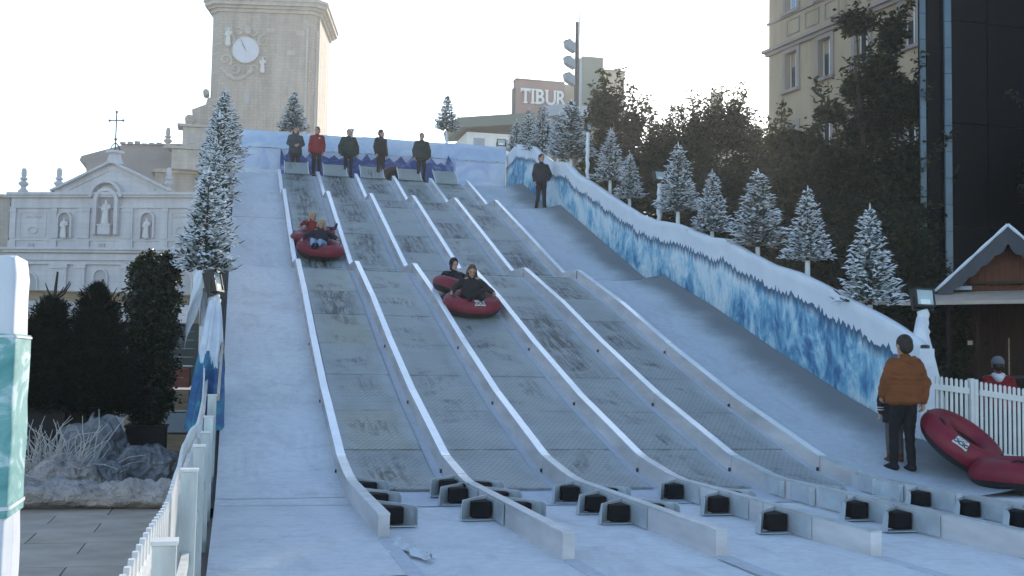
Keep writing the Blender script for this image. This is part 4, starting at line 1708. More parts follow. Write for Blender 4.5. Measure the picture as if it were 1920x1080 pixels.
def leafy_tree(label, base, blobs, dens=170, ln=.17, wd=.07, mat='leaf_magnolia', spread=.07, limbs=9, name='magnolia_tree', cat='tree', group='dark trees behind the ice wall', trunk_r=.16, per=7, sprays=0):
    r = empty(name, label, cat, base, group=group)
    bl = [(x - base[0], y - base[1], z - base[2], a, b, c) for x, y, z, a, b, c in blobs]
    pts = blob_points(bl, dens)
    m = MB()
    top = max(b[2] for b in bl)
    cx = sum(b[0] for b in bl) / len(bl)
    cy = sum(b[1] for b in bl) / len(bl)
    m.tube([(0, 0, 0), (cx * .2, cy * .2, top * .3), (cx * .6, cy * .6, top * .6), (cx, cy, top * .9)], [trunk_r, trunk_r * .8, trunk_r * .5, trunk_r * .2], 8)
    extra = []
    for b in bl:
        m.tube([(cx * .4, cy * .4, top * .35), ((cx * .4 + b[0]) / 2, (cy * .4 + b[1]) / 2, (top * .4 + b[2]) / 2 - .1), (b[0], b[1], b[2])], [trunk_r * .5, trunk_r * .3, trunk_r * .12], 6)
        for k in range(limbs):
            d = Vector(rng.normal(0, 1, 3)).normalized()
            e = Vector((b[0] + d.x * b[3], b[1] + d.y * b[4], b[2] + abs(d.z) * b[5] * (1 if k % 2 else -1)))
            m.tube([(b[0], b[1], b[2]), tuple((Vector(b[:3]) + e) / 2 + Vector((0, 0, .1))), tuple(e)], [trunk_r * .14, trunk_r * .08, .01], 4, False)
        for k in range(sprays):
            # loose sprays that stick out of the crown
            d = Vector(rng.normal(0, 1, 3))
            d.z = abs(d.z) * 1.2 + .3
            d.normalize()
            p0 = Vector((b[0] + d.x * b[3] * .8, b[1] + d.y * b[4] * .8, b[2] + d.z * b[5] * .8))
            ln2 = rng.uniform(.35, .95)
            p1 = p0 + (d + Vector((0, 0, .4))).normalized() * ln2
            m.tube([tuple(p0 - d * .5), tuple(p0), tuple(p1)], [.016, .012, .005], 4, False)
            for q in np.linspace(.2, 1, max(3, int(ln2 / .13))):
                extra.append(tuple(p0.lerp(p1, float(q))))
    if extra:
        pts = np.concatenate([pts, np.array(extra)])
    m.build('trunk', 'bark', r)
    V, F = leaves(pts, spread, 0, ln, wd, per)
    o = bpy.data.objects.new('crown', np_mesh('crown', V, F, mat))
    COL.objects.link(o)
    o.parent = r
    return r


leafy_tree('loose-crowned tree nearest the hotel, sky showing between its sprays', (12.3, 35, -.1), [(12.0, 35, 8.2, 1.2, 1.1, 1.3), (11.6, 34.6, 9.8, .7, .7, .8), (12.9, 35.4, 9.6, .55, .6, .55), (13.2, 35, 7.6, 1.4, 1.3, 1.3), (13.6, 35.3, 8.7, .8, .8, .7), (11.8, 34.4, 6.6, 1.2, 1.2, 1.2)], 125, .19, .085, sprays=9)
leafy_tree('tree with an open feathery top in the middle of the dark row', (15.0, 33.5, -.1), [(14.8, 33.6, 9.1, 1.2, 1.1, .9), (15.7, 33.8, 9.5, .9, .9, .9), (14.0, 33.2, 8.2, 1.2, 1.2, 1.1), (13.3, 33.4, 8.4, .7, .8, .8), (16.1, 33, 8.3, 1.3, 1.2, 1.2), (14.6, 32.5, 6.8, 1.8, 1.3, 1.5), (16.2, 32.5, 6.6, 1.6, 1.3, 1.5)], 120, .17, .06, sprays=14)
leafy_tree('dark tree between the feathery tree and the tan building', (17.0, 31.5, -.1), [(17.3, 31.7, 8.0, 1.3, 1.1, 1.0), (16.6, 31, 6.8, 1.5, 1.3, 1.4), (18.0, 31, 6.9, 1.4, 1.3, 1.3), (17.0, 30.5, 5.0, 1.8, 1.3, 1.6)], 150, .19, .08, sprays=6)
leafy_tree('low dark tree right behind the upper ice wall', (12.4, 29, -.1), [(12.2, 29.5, 5.9, 1.4, 1.2, 1.3), (13.3, 29, 6.1, 1.4, 1.2, 1.3), (12.0, 28, 4.6, 1.3, 1.2, 1.4), (14.2, 28.6, 5.6, 1.4, 1.2, 1.4), (13.2, 27.6, 4.2, 1.5, 1.2, 1.5)], 150, .18, .075)
leafy_tree('dark tree behind the middle floodlight', (13.4, 25.5, -.1), [(12.4, 25.8, 4.6, 1.3, 1.1, 1.3), (13.6, 25.5, 5.2, 1.4, 1.2, 1.4), (14.6, 25.5, 5.0, 1.3, 1.2, 1.4), (13.0, 24.5, 3.4, 1.5, 1.2, 1.4), (14.6, 24.5, 3.3, 1.4, 1.2, 1.5), (13.8, 24, 2.0, 1.7, 1.1, 1.3)], 150, .18, .075)
leafy_tree('tall dark magnolia reaching up before the tan building', (15.6, 24.6, -.1), [(14.6, 25, 6.6, .95, .9, .55), (14.0, 25, 6.45, .45, .5, .25), (15.5, 25, 7.6, .85, .8, .75), (14.4, 25, 7.9, .42, .45, .28), (15.0, 25, 8.6, .38, .4, .4), (15.75, 25, 8.9, .55, .7, .9), (15.2, 25.2, 10.35, .6, .5, .28), (16.1, 25, 10.1, .4, .5, .6),
           (15.5, 24.8, 6.0, 1.2, 1.0, 1.0), (15.0, 24.4, 4.9, 1.5, 1.1, 1.2), (13.6, 25, 5.95, .7, .7, .4), (13.1, 25, 6.2, .4, .5, .3), (15.4, 24, 3.6, 1.3, 1.0, 1.3), (15.2, 23.6, 2.3, 1.5, 1.0, 1.4), (16.2, 24.6, 8.2, .8, .7, .8), (16.3, 24.6, 6.6, .8, .8, .9), (16.3, 24.5, 5.2, .8, .8, 1.0), (14.5, 25, 5.9, 1.1, .8, .6), (12.9, 24.9, 7.1, .35, .4, .25), (13.5, 24.9, 7.15, .45, .4, .22)], 190, .17, .075, sprays=2, limbs=5)
leafy_tree('dark shrubbery tree behind the lower ice wall', (13.0, 20.8, -.1), [(12.4, 21.6, 3.5, 1.1, 1.0, 1.1), (13.4, 21, 3.9, 1.2, 1.0, 1.2), (14.2, 21.3, 3.3, 1.0, 1.0, 1.2), (12.6, 20.4, 2.3, 1.2, 1.0, 1.2), (13.8, 20.3, 2.3, 1.2, 1.0, 1.3), (13, 19.6, 1.3, 1.4, .9, 1.1)], 160, .16, .065)
leafy_tree('dark leafy tree cut by the right edge above the stall roof', (20.0, 24.5, -.1), [(18.9, 22.6, 6.3, .8, .8, 1.0), (19.3, 22.6, 5.0, .9, .8, 1.0), (19.9, 23, 6.8, .9, .8, .9), (19.2, 22.5, 4.0, 1.0, .8, .8), (18.8, 22.4, 7.6, .35, .4, .5)], 190, .15, .06, sprays=3)

# ------------------------------------------------------------------ left bushes, twigs and wrapped planters
leafy_tree('tall dark clipped laurel column with sunlit leaf edges', (-1.15, 17, -.1), [(-1.15, 17, .9, .40, .40, .5), (-1.15, 17, 1.35, .42, .4, .5), (-1.12, 17, 1.85, .42, .4, .5), (-1.15, 17, 2.3, .44, .42, .42), (-1.32, 17, 2.66, .2, .22, .24), (-1.0, 17, 2.66, .24, .26, .24), (-1.17, 17, 2.9, .08, .08, .14), (-.98, 17, 2.92, .07, .07, .12), (-1.3, 17, 2.88, .06, .06, .14), (-.86, 17, 2.72, .07, .07, .12)], 5200, .065, .038, 'leaf_laurel', .035, 5, 'laurel_shrub', 'shrub', 'potted shrubs left of the slide', .05, 7, 0)


def conifer(label, x, y, z0, h, rad, seed, bare):
    rr = random.Random(seed)
    r = empty('conifer_shrub', label, 'shrub', (x, y, z0), group='potted shrubs left of the slide')
    m = MB()
    m.tube([(0, 0, 0), (.03, 0, h * .5), (.0, .02, h * .8), (.06, 0, h + bare)], [.05, .04, .034, .014], 6)
    for k in range(11):
        a = rr.uniform(0, 6.28)
        zb = h * .8 + bare * rr.uniform(0, .9)
        ll = rr.uniform(.6, 1.3)
        m.tube([(.03, 0, zb), (.03 + .12 * ll * math.cos(a), .12 * ll * math.sin(a), zb + .10 * ll), (.03 + .2 * ll * math.cos(a), .2 * ll * math.sin(a), zb + .24 * ll)], [.02, .014, .006], 5)
    m.build('trunk', 'bark', r)
    pts = []
    for k in range(int(4200 * h)):
        t = rr.random()
        z = h * t
        R_ = rad * (1 - t ** 1.4 * .92) * (.66 + .5 * nz(z * 3.1, seed, math.floor(z * 5)) + .1 * rr.random())
        a = rr.uniform(0, 6.28)
        q = math.sqrt(rr.random()) ** .6
        lob = 1 + .3 * math.sin(a * 3 + z * 5) + .2 * nz(math.cos(a) * 3, math.sin(a) * 3, z * 3)
        pts.append((R_ * q * lob * math.cos(a) * .86, R_ * q * lob * math.sin(a) * .86, z + .12 * q))
    for k in range(120):
        t = rr.random() ** .8
        z = h * t * .95
        a = rr.uniform(0, 6.28)
        R_ = rad * (1 - t ** 1.4 * .9) * .6
        ln = rr.uniform(.12, .38) * (1.1 - .4 * t)
        el = rr.uniform(.5, 1.2)
        for q in range(22):
            f = q / 22
            wd = .055 * (1 - f) + .01
            pts.append(((R_ + ln * f * math.cos(el)) * math.cos(a) + rr.gauss(0, wd), (R_ + ln * f * math.cos(el)) * math.sin(a) + rr.gauss(0, wd), z + ln * f * math.sin(el) + rr.gauss(0, wd * .6)))
    V, F = leaves(np.array(pts), .02, 0, .085, .014, 6, -.3)
    o = bpy.data.objects.new('foliage', np_mesh('foliage', V, F, 'leaf_conifer'))
    COL.objects.link(o)
    o.parent = r


conifer('dark conifer shrub with a bare forked brown leader, left of the three shrubs', -2.42, 16.4, .70, 1.45, .78, 2, .50)
conifer('dark shaggy conifer shrub between the bare-topped one and the laurel', -1.85, 16.6, .66, 1.70, .74, 5, .22)
for k, (x, y, z0, z1, lb) in enumerate(((-2.42, 16.4, -.12, .8, 'dark planter box under the bare-topped conifer'), (-1.85, 16.6, -.12, .76, 'dark planter box under the middle conifer'), (-1.15, 17.0, -.12, .5, 'dark planter box under the laurel column'))):
    p = empty('planter_box', lb, 'planter', (x, y, -.12), wc=True, group='planters left of the slide')
    m = MB().box(x - .27, x + .27, y - .27, y + .27, -.12, z1)
    m.build('box', 'wood_dark', p, bevel=.01)
    MB().box(x - .29, x + .29, y - .29, y + .29, z1 + .001, z1 + .03).build('rim', 'wood_dark', p)


def wrap(label, cx, cy, z0, rx, ry, h, mat, seed, name='plastic_bundle', cat='bundle', flat=1.0):
    r = empty(name, label, cat, (cx, cy, z0), group='plastic-wrapped bundles left of the slide')

    def fn(a, b):
        th = a * 2 * math.pi
        ph = b * math.pi / 2
        f = 1 + .22 * nz(math.cos(th) * 1.7 + seed, math.sin(th) * 1.7, b * 1.5) + .10 * nz(math.cos(th) * 5, math.sin(th) * 5 + seed, b * 5) + .05 * nz(math.cos(th) * 12, math.sin(th) * 12 + seed, b * 11) - .22 * abs(nz(math.cos(th) * 3.3, math.sin(th) * 3.3 + seed, b * 4.2)) - .10 * abs(nz(math.cos(th) * 8, math.sin(th) * 8 + seed, b * 9))
        return (rx * math.cos(th) * math.cos(ph) ** .6 * f, ry * math.sin(th) * math.cos(ph) ** .6 * f, h * math.sin(ph) * (1 + .25 * nz(math.cos(th) * 2 + seed, b * 3, 4)))
    MB().grid(fn, 110, 40).build('sheet', mat, r, True)


wrap('grey clear plastic sack slumped under the laurel column', -1.0, 15.2, -.12, .52, .4, .48, 'plastic_bag', 3)
wrap('grey plastic-wrapped pack standing behind the twig bush', -1.75, 16.0, -.12, .55, .3, .78, 'plastic_bag', 8)
wrap('pale crumpled plastic heap at the foot of the twig bush', -1.9, 14.3, -.12, .5, .35, .36, 'plastic_sheet', 12)
wrap('small blue-grey plastic bag between heap and sack', -1.45, 14.5, -.12, .28, .22, .34, 'plastic_bag', 17)
tp = empty('plastic_roll', 'long wrinkled beige plastic tarpaulin roll lying on the paving', 'tarpaulin', (-1.7, 12.6, -.12), wc=True)


def roll(a, b):
    x = -3.0 + 2.55 * a
    th = b * 2 * math.pi
    r = .15 * (1 + .25 * nz(x * 1.5, 2) + .22 * nz(x * 4, math.cos(th) * 1.2, math.sin(th) * 1.2) + .1 * nz(x * 11, math.cos(th) * 4, math.sin(th) * 4) - .35 * abs(nz(x * 5, math.cos(th) * 1.5, math.sin(th) * 1.5 + 8)))
    return (x, 12.75 + .06 * nz(x, 9) + 1.5 * r * math.cos(th), .02 + .05 * nz(x * .8, 5) + r * (1 + math.sin(th)) - .13)


MB().grid(roll, 170, 34).build('sheet', 'plastic_sheet', tp, True)
tw = empty('twig_bush', 'dry bush of curling whitened twigs in front of the dark shrubs', 'plant', (-2.1, 14.7, -.1), wc=False)
m = MB()
rr = random.Random(4)
for k in range(210):
    a, el = rr.uniform(0, 6.28), rr.uniform(.2, 1.4)
    L = rr.uniform(.45, 1.05)
    p = Vector((rr.uniform(-.35, .35), rr.uniform(-.2, .2), .05))
    d = Vector((math.cos(a) * math.cos(el), math.sin(a) * math.cos(el), math.sin(el)))
    pts = [tuple(p)]
    for q in range(5):
        d = (d + Vector((rr.uniform(-.5, .5), rr.uniform(-.5, .5), rr.uniform(-.45, .35)))).normalized()
        p = p + d * L / 5
        pts.append(tuple(p))
    m.tube(pts, [.009, .008, .007, .006, .005, .003], 4, False)
m.build('twigs', 'twig_white', tw)

# timber barrier and low wall behind the bushes
bb = empty('timber_barrier', 'brown timber barrier with long horizontal rails in front of the church', 'barrier', (-3, 22, 0), wc=True)
MB().box(-7, -.62, 22, 22.06, 2.50, 2.66).build('rail', 'wood_pale', bb)
MB().box(-7, -.62, 21.95, 22.1, 2.667, 2.69).build('rail_top', 'wood_pale', bb)
for k in range(5):
    MB().box(-7, -.62, 22.02, 22.05, 1.36 + .16 * k, 1.515 + .16 * k).build('board', 'barrier_dark', bb)
for x in (-6.6, -4.9, -3.3, -1.9, -.72):
    MB().box(x, x + .09, 22.065, 22.15, -.13, 2.49).build('post', 'wood_pale', bb)
MB().box(-7, -.66, 22.0, 22.3, .98, 1.34).build('plinth', 'barrier_dark', bb)
kk = empty('crate_stack', 'brick red and pale crates stacked beside the left canvas wall', 'crates', (-.9, 20, 0), wc=True)
for (z, c) in ((-.12, 'wood_pale'), (.24, 'hotel_slab'), (.62, 'wood_pale'), (1.0, 'brick_red')):
    MB().box(-1.25, -.68, 19.8, 20.3, z, z + .33).build('crate', c, kk, bevel=.01)

# foreground post with banner at the left edge
fp_ = empty('banner_post', 'snow-white foreground post wrapped with a green and white banner at the left edge', 'post', (-.78, 3.2, 0), wc=True)
m = MB()


def postf(a, b):
    th = a * 2 * math.pi
    ex = abs(math.cos(th)) ** .14 * (1 if math.cos(th) > 0 else -1)
    ey = abs(math.sin(th)) ** .14 * (1 if math.sin(th) > 0 else -1)
    z = -.12 + 1.88 * b
    f = 1 + .03 * nz(ex * 2, ey * 2, z * 4)
    top = 1.0 if b < .985 else .97
    return (-.82 + .262 * ex * f * top, 3.3 + .13 * ey * f * top, z + (.012 * nz(ex * 6, ey * 6) if b > .9 else 0))


m.grid(postf, 48, 40)
m.poly([postf(k / 48, 1.0) for k in range(48)])
m.build('post_body', 'canvas_white', fp_, True)


def band(z0, z1, mat, nm, off):
    def fn(a, b):
        th = (-.62 + 1.24 * a) * math.pi - math.pi / 2
        ex = abs(math.cos(th)) ** .14 * (1 if math.cos(th) > 0 else -1)
        ey = abs(math.sin(th)) ** .14 * (1 if math.sin(th) > 0 else -1)
        z = z0 + (z1 - z0) * b
        return (-.82 + (.268 + off) * ex + .004 * nz(ex * 3, z * 9), 3.3 + (.136 + off) * ey, z)
    return MB().grid(fn, 40, 8).build(nm, mat, fp_, True)


g = band(1.075, 1.555, 'banner_green', 'banner', .0)
band(1.095, 1.105, 'canvas_white', 'banner_stripe', .003)
band(1.545, 1.551, 'canvas_white', 'banner_stripe', .003)
for (x0, x1, x2, x3, z0, z1) in ((-.77, -.755, -.735, -.71, 1.18, 1.44), (-.67, -.64, -.73, -.705, 1.18, 1.44), (-.765, -.67, -.765, -.67, 1.27, 1.30), (-.635, -.615, -.635, -.615, 1.20, 1.45)):
    MB().poly([(x0, 3.156, z0), (x1, 3.156, z0), (x3, 3.156, z1), (x2, 3.156, z1)]).build('letter_stroke', 'canvas_white', g)

# ------------------------------------------------------------------ wooden stall on the right
st = empty('wooden_market_stall', 'dark brown wooden market stall with snowy scalloped gable roof and fold-out awning', 'stall', (14.3, 18, 0), wc=True)
ax_, az_ = 13.97, 4.13
ex_, ez_ = 12.55, 2.95
rx_ = 2 * ax_ - ex_
for sgn in (-1, 1):
    xe = ex_ if sgn < 0 else rx_
    MB().prism([(ax_, 17.9, az_), (xe, 17.9, ez_), (xe, 17.9, ez_ - .05), (ax_, 17.9, az_ - .07)], (0, 2.9, 0)).build('roof_panel', 'wood_dark', st)
    m = MB()

    def rs(a, b):
        x = ax_ + (xe - ax_) * a * 1.02
        z = az_ + (ez_ - az_) * a * 1.02
        return (x, 17.86 + 2.98 * b, z + .015 + .05 * math.sin(math.pi * min(1, b * 8) / 2) * (1 if b < .9 else .4) + .012 * nz(x * 3, b * 6))
    m.grid(rs, 24, 24).build('roof_snow', 'roof_snow', st, True)
    # snow lip along the gable edge
    MB().tube([(ax_ + (xe - ax_) * t, 17.86, az_ + (ez_ - az_) * t + .018) for t in np.linspace(0, 1.02, 12)], [.03 + .006 * math.sin(k * 2.2) for k in range(12)], 8).build('snow_lip', 'roof_snow', st, True)
    # scalloped barge board
    pts = []
    n = 60
    for k in range(n + 1):
        t = k / n
        pts.append((ax_ + (xe - ax_) * t, 17.87, az_ + (ez_ - az_) * t - .005))
    for k in range(n, -1, -1):
        t = k / n
        d = .27 + .06 * abs(math.sin(t * math.pi * 5.5)) * (1 if t > .02 else 0)
        pts.append((ax_ + (xe - ax_) * t, 17.87, max(az_ + (ez_ - az_) * t - d * (1.25 - .35 * t), ez_ - .02 if t > .97 else -9)))
    i = MB().prism(pts, (0, .03, 0))
    i.build('barge_board', 'roof_edge_grey', st)
# gable of vertical boards
xb = 12.95
while xb < 15.2:
    h = az_ - abs(xb + .07 - ax_) * (az_ - ez_) / (ax_ - ex_) - .12
    if h > 2.98:
        MB().box(xb, xb + .135, 18.25, 18.28, 2.96, h).build('gable_board', 'wood_orange', st)
    xb += .14
MB().box(12.7, 15.25, 18.2, 18.34, 2.86, 2.97).build('beam', 'wood_brown', st)
MB().box(12.75, 15.2, 18.12, 18.2, 3.08, 3.13).build('beam', 'wood_brown', st)
yb = 18.3
MB().box(12.72, 12.80, 18.22, 18.36, -.13, 2.85).build('corner_post', 'wood_dark', st)
MB().box(15.15, 15.25, 18.22, 18.36, -.13, 2.85).build('corner_post', 'wood_dark', st)
for k in range(13):
    MB().box(12.74, 12.77, 18.37 + .19 * k, 18.55 + .19 * k, -.13, 2.9).build('side_board', 'wood_dark', st)
for k in range(17):
    MB().box(12.81 + .145 * k, 12.95 + .145 * k, 20.7, 20.73, -.13, 2.9).build('back_board', 'wood_brown', st)
for k in range(17):
    MB().box(12.81 + .138 * k, 12.943 + .138 * k, 18.26, 18.29, -.13, 1.28).build('front_board', 'wood_dark', st)
MB().box(13.35, 15.3, 18.0, 18.5, 1.34, 1.40).build('counter', 'lamp_black', st)
MB().box(13.32, 13.37, 18.3, 18.38, 1.4, 2.85).build('door_post', 'wood_brown', st)
MB().box(13.95, 13.98, 18.6, 18.63, 1.4, 2.1).build('hook_bar', 'wood_pale', st)
MB().box(13.15, 13.25, 18.2, 18.25, 1.95, 2.03).build('switch_box', 'hotel_cream', st)
MB().prism([(11.9, 17.2, 2.66), (15.6, 17.2, 2.70), (15.6, 18.2, 2.93), (12.7, 18.2, 2.90)], (0, 0, .045)).build('awning', 'awning_pale', st)
MB().prism([(11.9, 17.195, 2.64), (15.6, 17.195, 2.68), (15.6, 17.195, 2.745), (11.9, 17.195, 2.705)], (0, -.03, 0)).build('awning_edge', 'awning_pale', st)
MB().box(12.85, 13.25, 18.0, 18.15, 2.97, 3.04).build('folded_sheet', 'hotel_slab', st)
MB().box(12.81, 15.2, 18.4, 20.69, -.13, -.02).build('stall_floor', 'wood_dark', st)

st.rotation_euler = (0, 0, R(-38))
st.scale = (.9, 1, 1.04)
st.location = (14.55, 18.2, 0)

# ------------------------------------------------------------------ black clad tower
bt = empty('black_clad_tower', 'tall black panel tower with two bluish glass strips, behind the stall', 'tower', (18, 25, 0), wc=True)
MB().prism([(16.25, 24.1, -.13), (16.45, 24.25, -.13), (20.5, 24.25, -.13), (23.4, 28, -.13), (19.3, 28, -.13)], (0, 0, 16.1)).build('core', 'tower_black', bt)
z = -.1
while z < 15.5:
    MB().box(16.28, 16.44, 24.06, 24.095, z, z + .64).build('glass_panel', 'strip_blue', bt)
    MB().box(16.90, 17.09, 23.95, 24.0, z - .18, z + .46).build('glass_panel', 'strip_blue', bt)
    z += .655
MB().box(16.5, 16.86, 24.08, 24.24, -.13, 16).build('dark_recess', 'tower_black', bt)
MB().box(16.88, 17.11, 24.005, 24.24, -.13, 16).build('strip_frame', 'tower_black', bt)
z = -.1
while z < 15.5:
    for k in range(3):
        MB().box(17.14 + 1.1 * k, 18.22 + 1.1 * k, 24.10, 24.24, z, z + 2.58).build('clad_panel', 'tower_black', bt)
    z += 2.6

# ------------------------------------------------------------------ tan building
fa_ = R(8)          # direction of the facade: towards the far corner
tb = empty('tan_apartment_building', 'tan rendered apartment building with grey window surrounds on the right', 'building', (27.1, 53.5, 0), rz=R(8))
# local frame: -y runs along the facade towards the camera side, x into the building; far corner at the origin
LB = 46
zc0 = 18.15
ROWS = [(15.8, 17.75), (11.5, 13.9), (7.6, 9.8), (3.6, 5.8), (zc0 + 1.75, zc0 + 3.65)]
WYS = [-2.0, -4.7, -7.45, -10.6, -13.8, -17.0, -20.2, -23.4]
MB().box(.36, 16, -LB, 0, -.13, 27).build('wall_core', 'tan_render', tb)
m = MB()
lev = sorted(ROWS)
zz_ = -.13
for (a_, b_) in lev:
    m.box(0, .355, -LB, 0, zz_, a_)
    edges = [0] + [e for y_ in WYS for e in (y_ + .475, y_ - .475)] + [-LB]
    for k in range(0, len(edges), 2):
        m.box(0, .355, edges[k + 1], edges[k], a_, b_)
    zz_ = b_
m.box(0, .355, -LB, 0, zz_, 27)
m.build('wall', 'tan_render', tb)


def hb(x0, x1, y0, y1, z0, z1, nm, mt, par=None, **k):
    return MB().box(x0, x1, y0, y1, z0, z1).build(nm, mt, par or tb, **k)


hb(-.32, -.002, -LB, .25, zc0, zc0 + .16, 'cornice', 'tan_trim')
hb(-.16, -.002, -LB, .12, zc0 - .18, zc0 - .002, 'cornice', 'tan_trim')
hb(-.10, -.002, -LB, .08, zc0 + 1.52, zc0 + 1.64, 'cornice', 'tan_trim')
WY = WYS
for fl in range(5):
    zb, zt = ROWS[fl]
    for k, y in enumerate(WY):
        up = fl == 4
        w = .95
        win = hb(-.075, -.003, y - w / 2 - .24, y + w / 2 + .24, zt + .001, zt + .24, 'window', 'tan_trim')
        hb(-.075, -.003, y - w / 2 - .24, y - w / 2 - .001, zb, zt - .001, 'surround', 'tan_trim', win)
        hb(-.075, -.003, y + w / 2 + .001, y + w / 2 + .24, zb, zt - .001, 'surround', 'tan_trim', win)
        hb(-.20, -.003, y - w / 2 - .26, y + w / 2 + .26, zb - .16, zb - .001, 'sill', 'tan_trim', win)
        hb(.30, .355, y - w / 2 + .003, y + w / 2 - .003, zb + .003, zt - .003, 'pane', 'glass_sky' if up else 'glass_dark', win)
        for yy, ww in ((y - w / 2 + .004, .05), (y - .035, .07), (y + w / 2 - .06, .055)):
            hb(.26, .299, yy, yy + ww, zb + .004, zt - .004, 'casement', 'win_white', win)
        hb(.262, .298, y - w / 2 + .06, y + w / 2 - .065, zb + .005, zb + .07, 'casement', 'win_white', win)
        if not up and (k + fl) % 3 != 2:
            hb(.27, .297, y - w / 2 + .056, y - .037, zt - .7, zt - .006, 'blind', 'blind_tan', win)
            hb(.27, .297, y + .037, y + w / 2 - .064, zt - .7, zt - .006, 'blind', 'blind_tan', win)
    if fl == 4:
        for k in range(16):
            y = -1.6 - 1.55 * k
            f = hb(-.05, -.003, y - 1.1, y, zc0 + .5, zc0 + .56, 'relief_panel', 'tan_trim')
            hb(-.05, -.003, y - 1.1, y, zc0 + 1.26, zc0 + 1.32, 'relief_bar', 'tan_trim', f)
            hb(-.05, -.003, y - 1.1, y - 1.04, zc0 + .562, zc0 + 1.258, 'relief_bar', 'tan_trim', f)
            hb(-.05, -.003, y - .06, y, zc0 + .562, zc0 + 1.258, 'relief_bar', 'tan_trim', f)
    if fl == 1:
        b = hb(-.95, -.004, -9.0, -.9, zb - .38, zb - .24, 'balcony', 'tan_trim')
        m = MB()
        for y in np.arange(-9.0, -.9, .14):
            m.box(-.93, -.91, y, y + .02, zb - .239, zb + .72)
        m.box(-.94, -.90, -9.0, -.9, zb + .721, zb + .76)
        for y in (-9.0, -.92):
            for x in np.arange(-.9, 0, .14):
                m.box(x, x + .02, y, y + .02, zb - .239, zb + .72)
        m.build('balustrade', 'iron', b)
for k in range(6):
    hb(-.22 + .0, -.005, -LB + 8 * k, -LB + 8 * k + .02, zc0 + 1.65, 26.9, 'render_joint', 'tan_trim')

# ------------------------------------------------------------------ hotel and roofs in the middle distance
ht = empty('hotel_building', 'pinkish hotel block with TIBUR lettering and green-grey towers behind the trees', 'building', (29, 100, 0), rz=0, wc=True)
MB().box(24.85, 29.6, 100, 101, -.13, 28.0).build('pink_block', 'hotel_pink', ht)
MB().box(24.62, 24.80, 100.2, 100.6, 20, 27.2).build('side_pier', 'hotel_green', ht)
MB().box(24.82, 29.6, 99.9, 101.1, 28.003, 28.12).build('coping', 'roof_dull', ht)
MB().box(29.603, 30.95, 100.3, 101.3, -.13, 28.0).build('cream_block', 'hotel_cream', ht)
MB().box(31.0, 33.0, 98.8, 99.9, -.13, 30.3).build('green_tower', 'hotel_green', ht)
MB().box(30.96, 33.04, 98.75, 99.95, 30.303, 30.42).build('coping', 'roof_dull', ht)
MB().box(30.62, 30.98, 98.9, 99.3, -.13, 30.2).build('pale_pier', 'hotel_slab', ht)
MB().box(33.05, 35.6, 100, 101.2, -.13, 29.55).build('cream_block', 'hotel_cream', ht)
MB().box(33.05, 35.7, 99.9, 101.3, 29.553, 29.66).build('coping', 'roof_dull', ht)
MB().prism([(27.3, 98.9, 24.4), (28.4, 97.6, 24.4), (33.2, 97.6, 24.4), (33.2, 99.2, 24.4), (27.3, 99.2, 24.4)], (0, 0, 1.0)).build('slab_parapet', 'hotel_slab', ht)
MB().box(28.2, 33.2, 97.9, 99.0, -.13, 24.38).build('green_block', 'hotel_green', ht)
MB().box(26.9, 28.15, 98.6, 100, -.13, 24.2).build('grey_block', 'hotel_slab', ht)
MB().box(44.5, 52, 104, 106, -.13, 26.2).build('far_block', 'hotel_cream', ht)
MB().box(46.2, 47.4, 103.6, 104, 26, 29.3).build('chimney', 'hotel_cream', ht)
for k, ch in enumerate('TIBUR'):
    cu = bpy.data.curves.new('t', 'FONT')
    cu.body = ch
    cu.size = 1.95
    cu.extrude = .06
    cu.offset = .035
    to = bpy.data.objects.new('t', cu)
    me = bpy.data.meshes.new_from_object(to)
    bpy.data.objects.remove(to)
    me.materials.append(MATS['letter_white'])
    xs = [25.30, 26.28, 26.72, 27.68, 28.72][k]
    xl = [v.co.x for v in me.vertices]
    zt = [v.co.y for v in me.vertices]
    x0_, x1_ = min(xl), max(xl)
    # slab serifs
    bm = bmesh.new()
    bm.from_mesh(me)

    def addbox(a0, a1, b0, b1):
        vs_ = [bm.verts.new((a, b, c)) for a in (a0, a1) for b in (b0, b1) for c in (-.06, .061)]
        for q in ((0, 1, 3, 2), (4, 6, 7, 5), (0, 4, 5, 1), (2, 3, 7, 6), (0, 2, 6, 4), (1, 5, 7, 3)):
            bm.faces.new([vs_[i_] for i_ in q])
    H = max(zt)
    if ch == 'T':
        c_ = (x0_ + x1_) / 2
        addbox(c_ - .25, c_ + .25, 0, .13)
        addbox(x0_, x0_ + .1, H - .38, H)
        addbox(x1_ - .1, x1_, H - .38, H)
    if ch == 'I':
        c_ = (x0_ + x1_) / 2
        addbox(c_ - .25, c_ + .25, 0, .13)
        addbox(c_ - .25, c_ + .25, H - .13, H)
    if ch in 'BR':
        addbox(x0_ - .12, x0_ + .2, 0, .12)
        addbox(x0_ - .12, x0_ + .2, H - .12, H)
    if ch == 'U':
        addbox(x0_ - .12, x0_ + .3, H - .12, H)
        addbox(x1_ - .3, x1_ + .12, H - .12, H)
    bm.to_mesh(me)
    bm.free()
    o = bpy.data.objects.new('letter', me)
    COL.objects.link(o)
    o.parent = ht
    o.location = (xs - 29, 99.88 - 100, 25.82)
    o.rotation_euler = (R(90), 0, 0)
    o.scale = (.80, 1.02, 1)

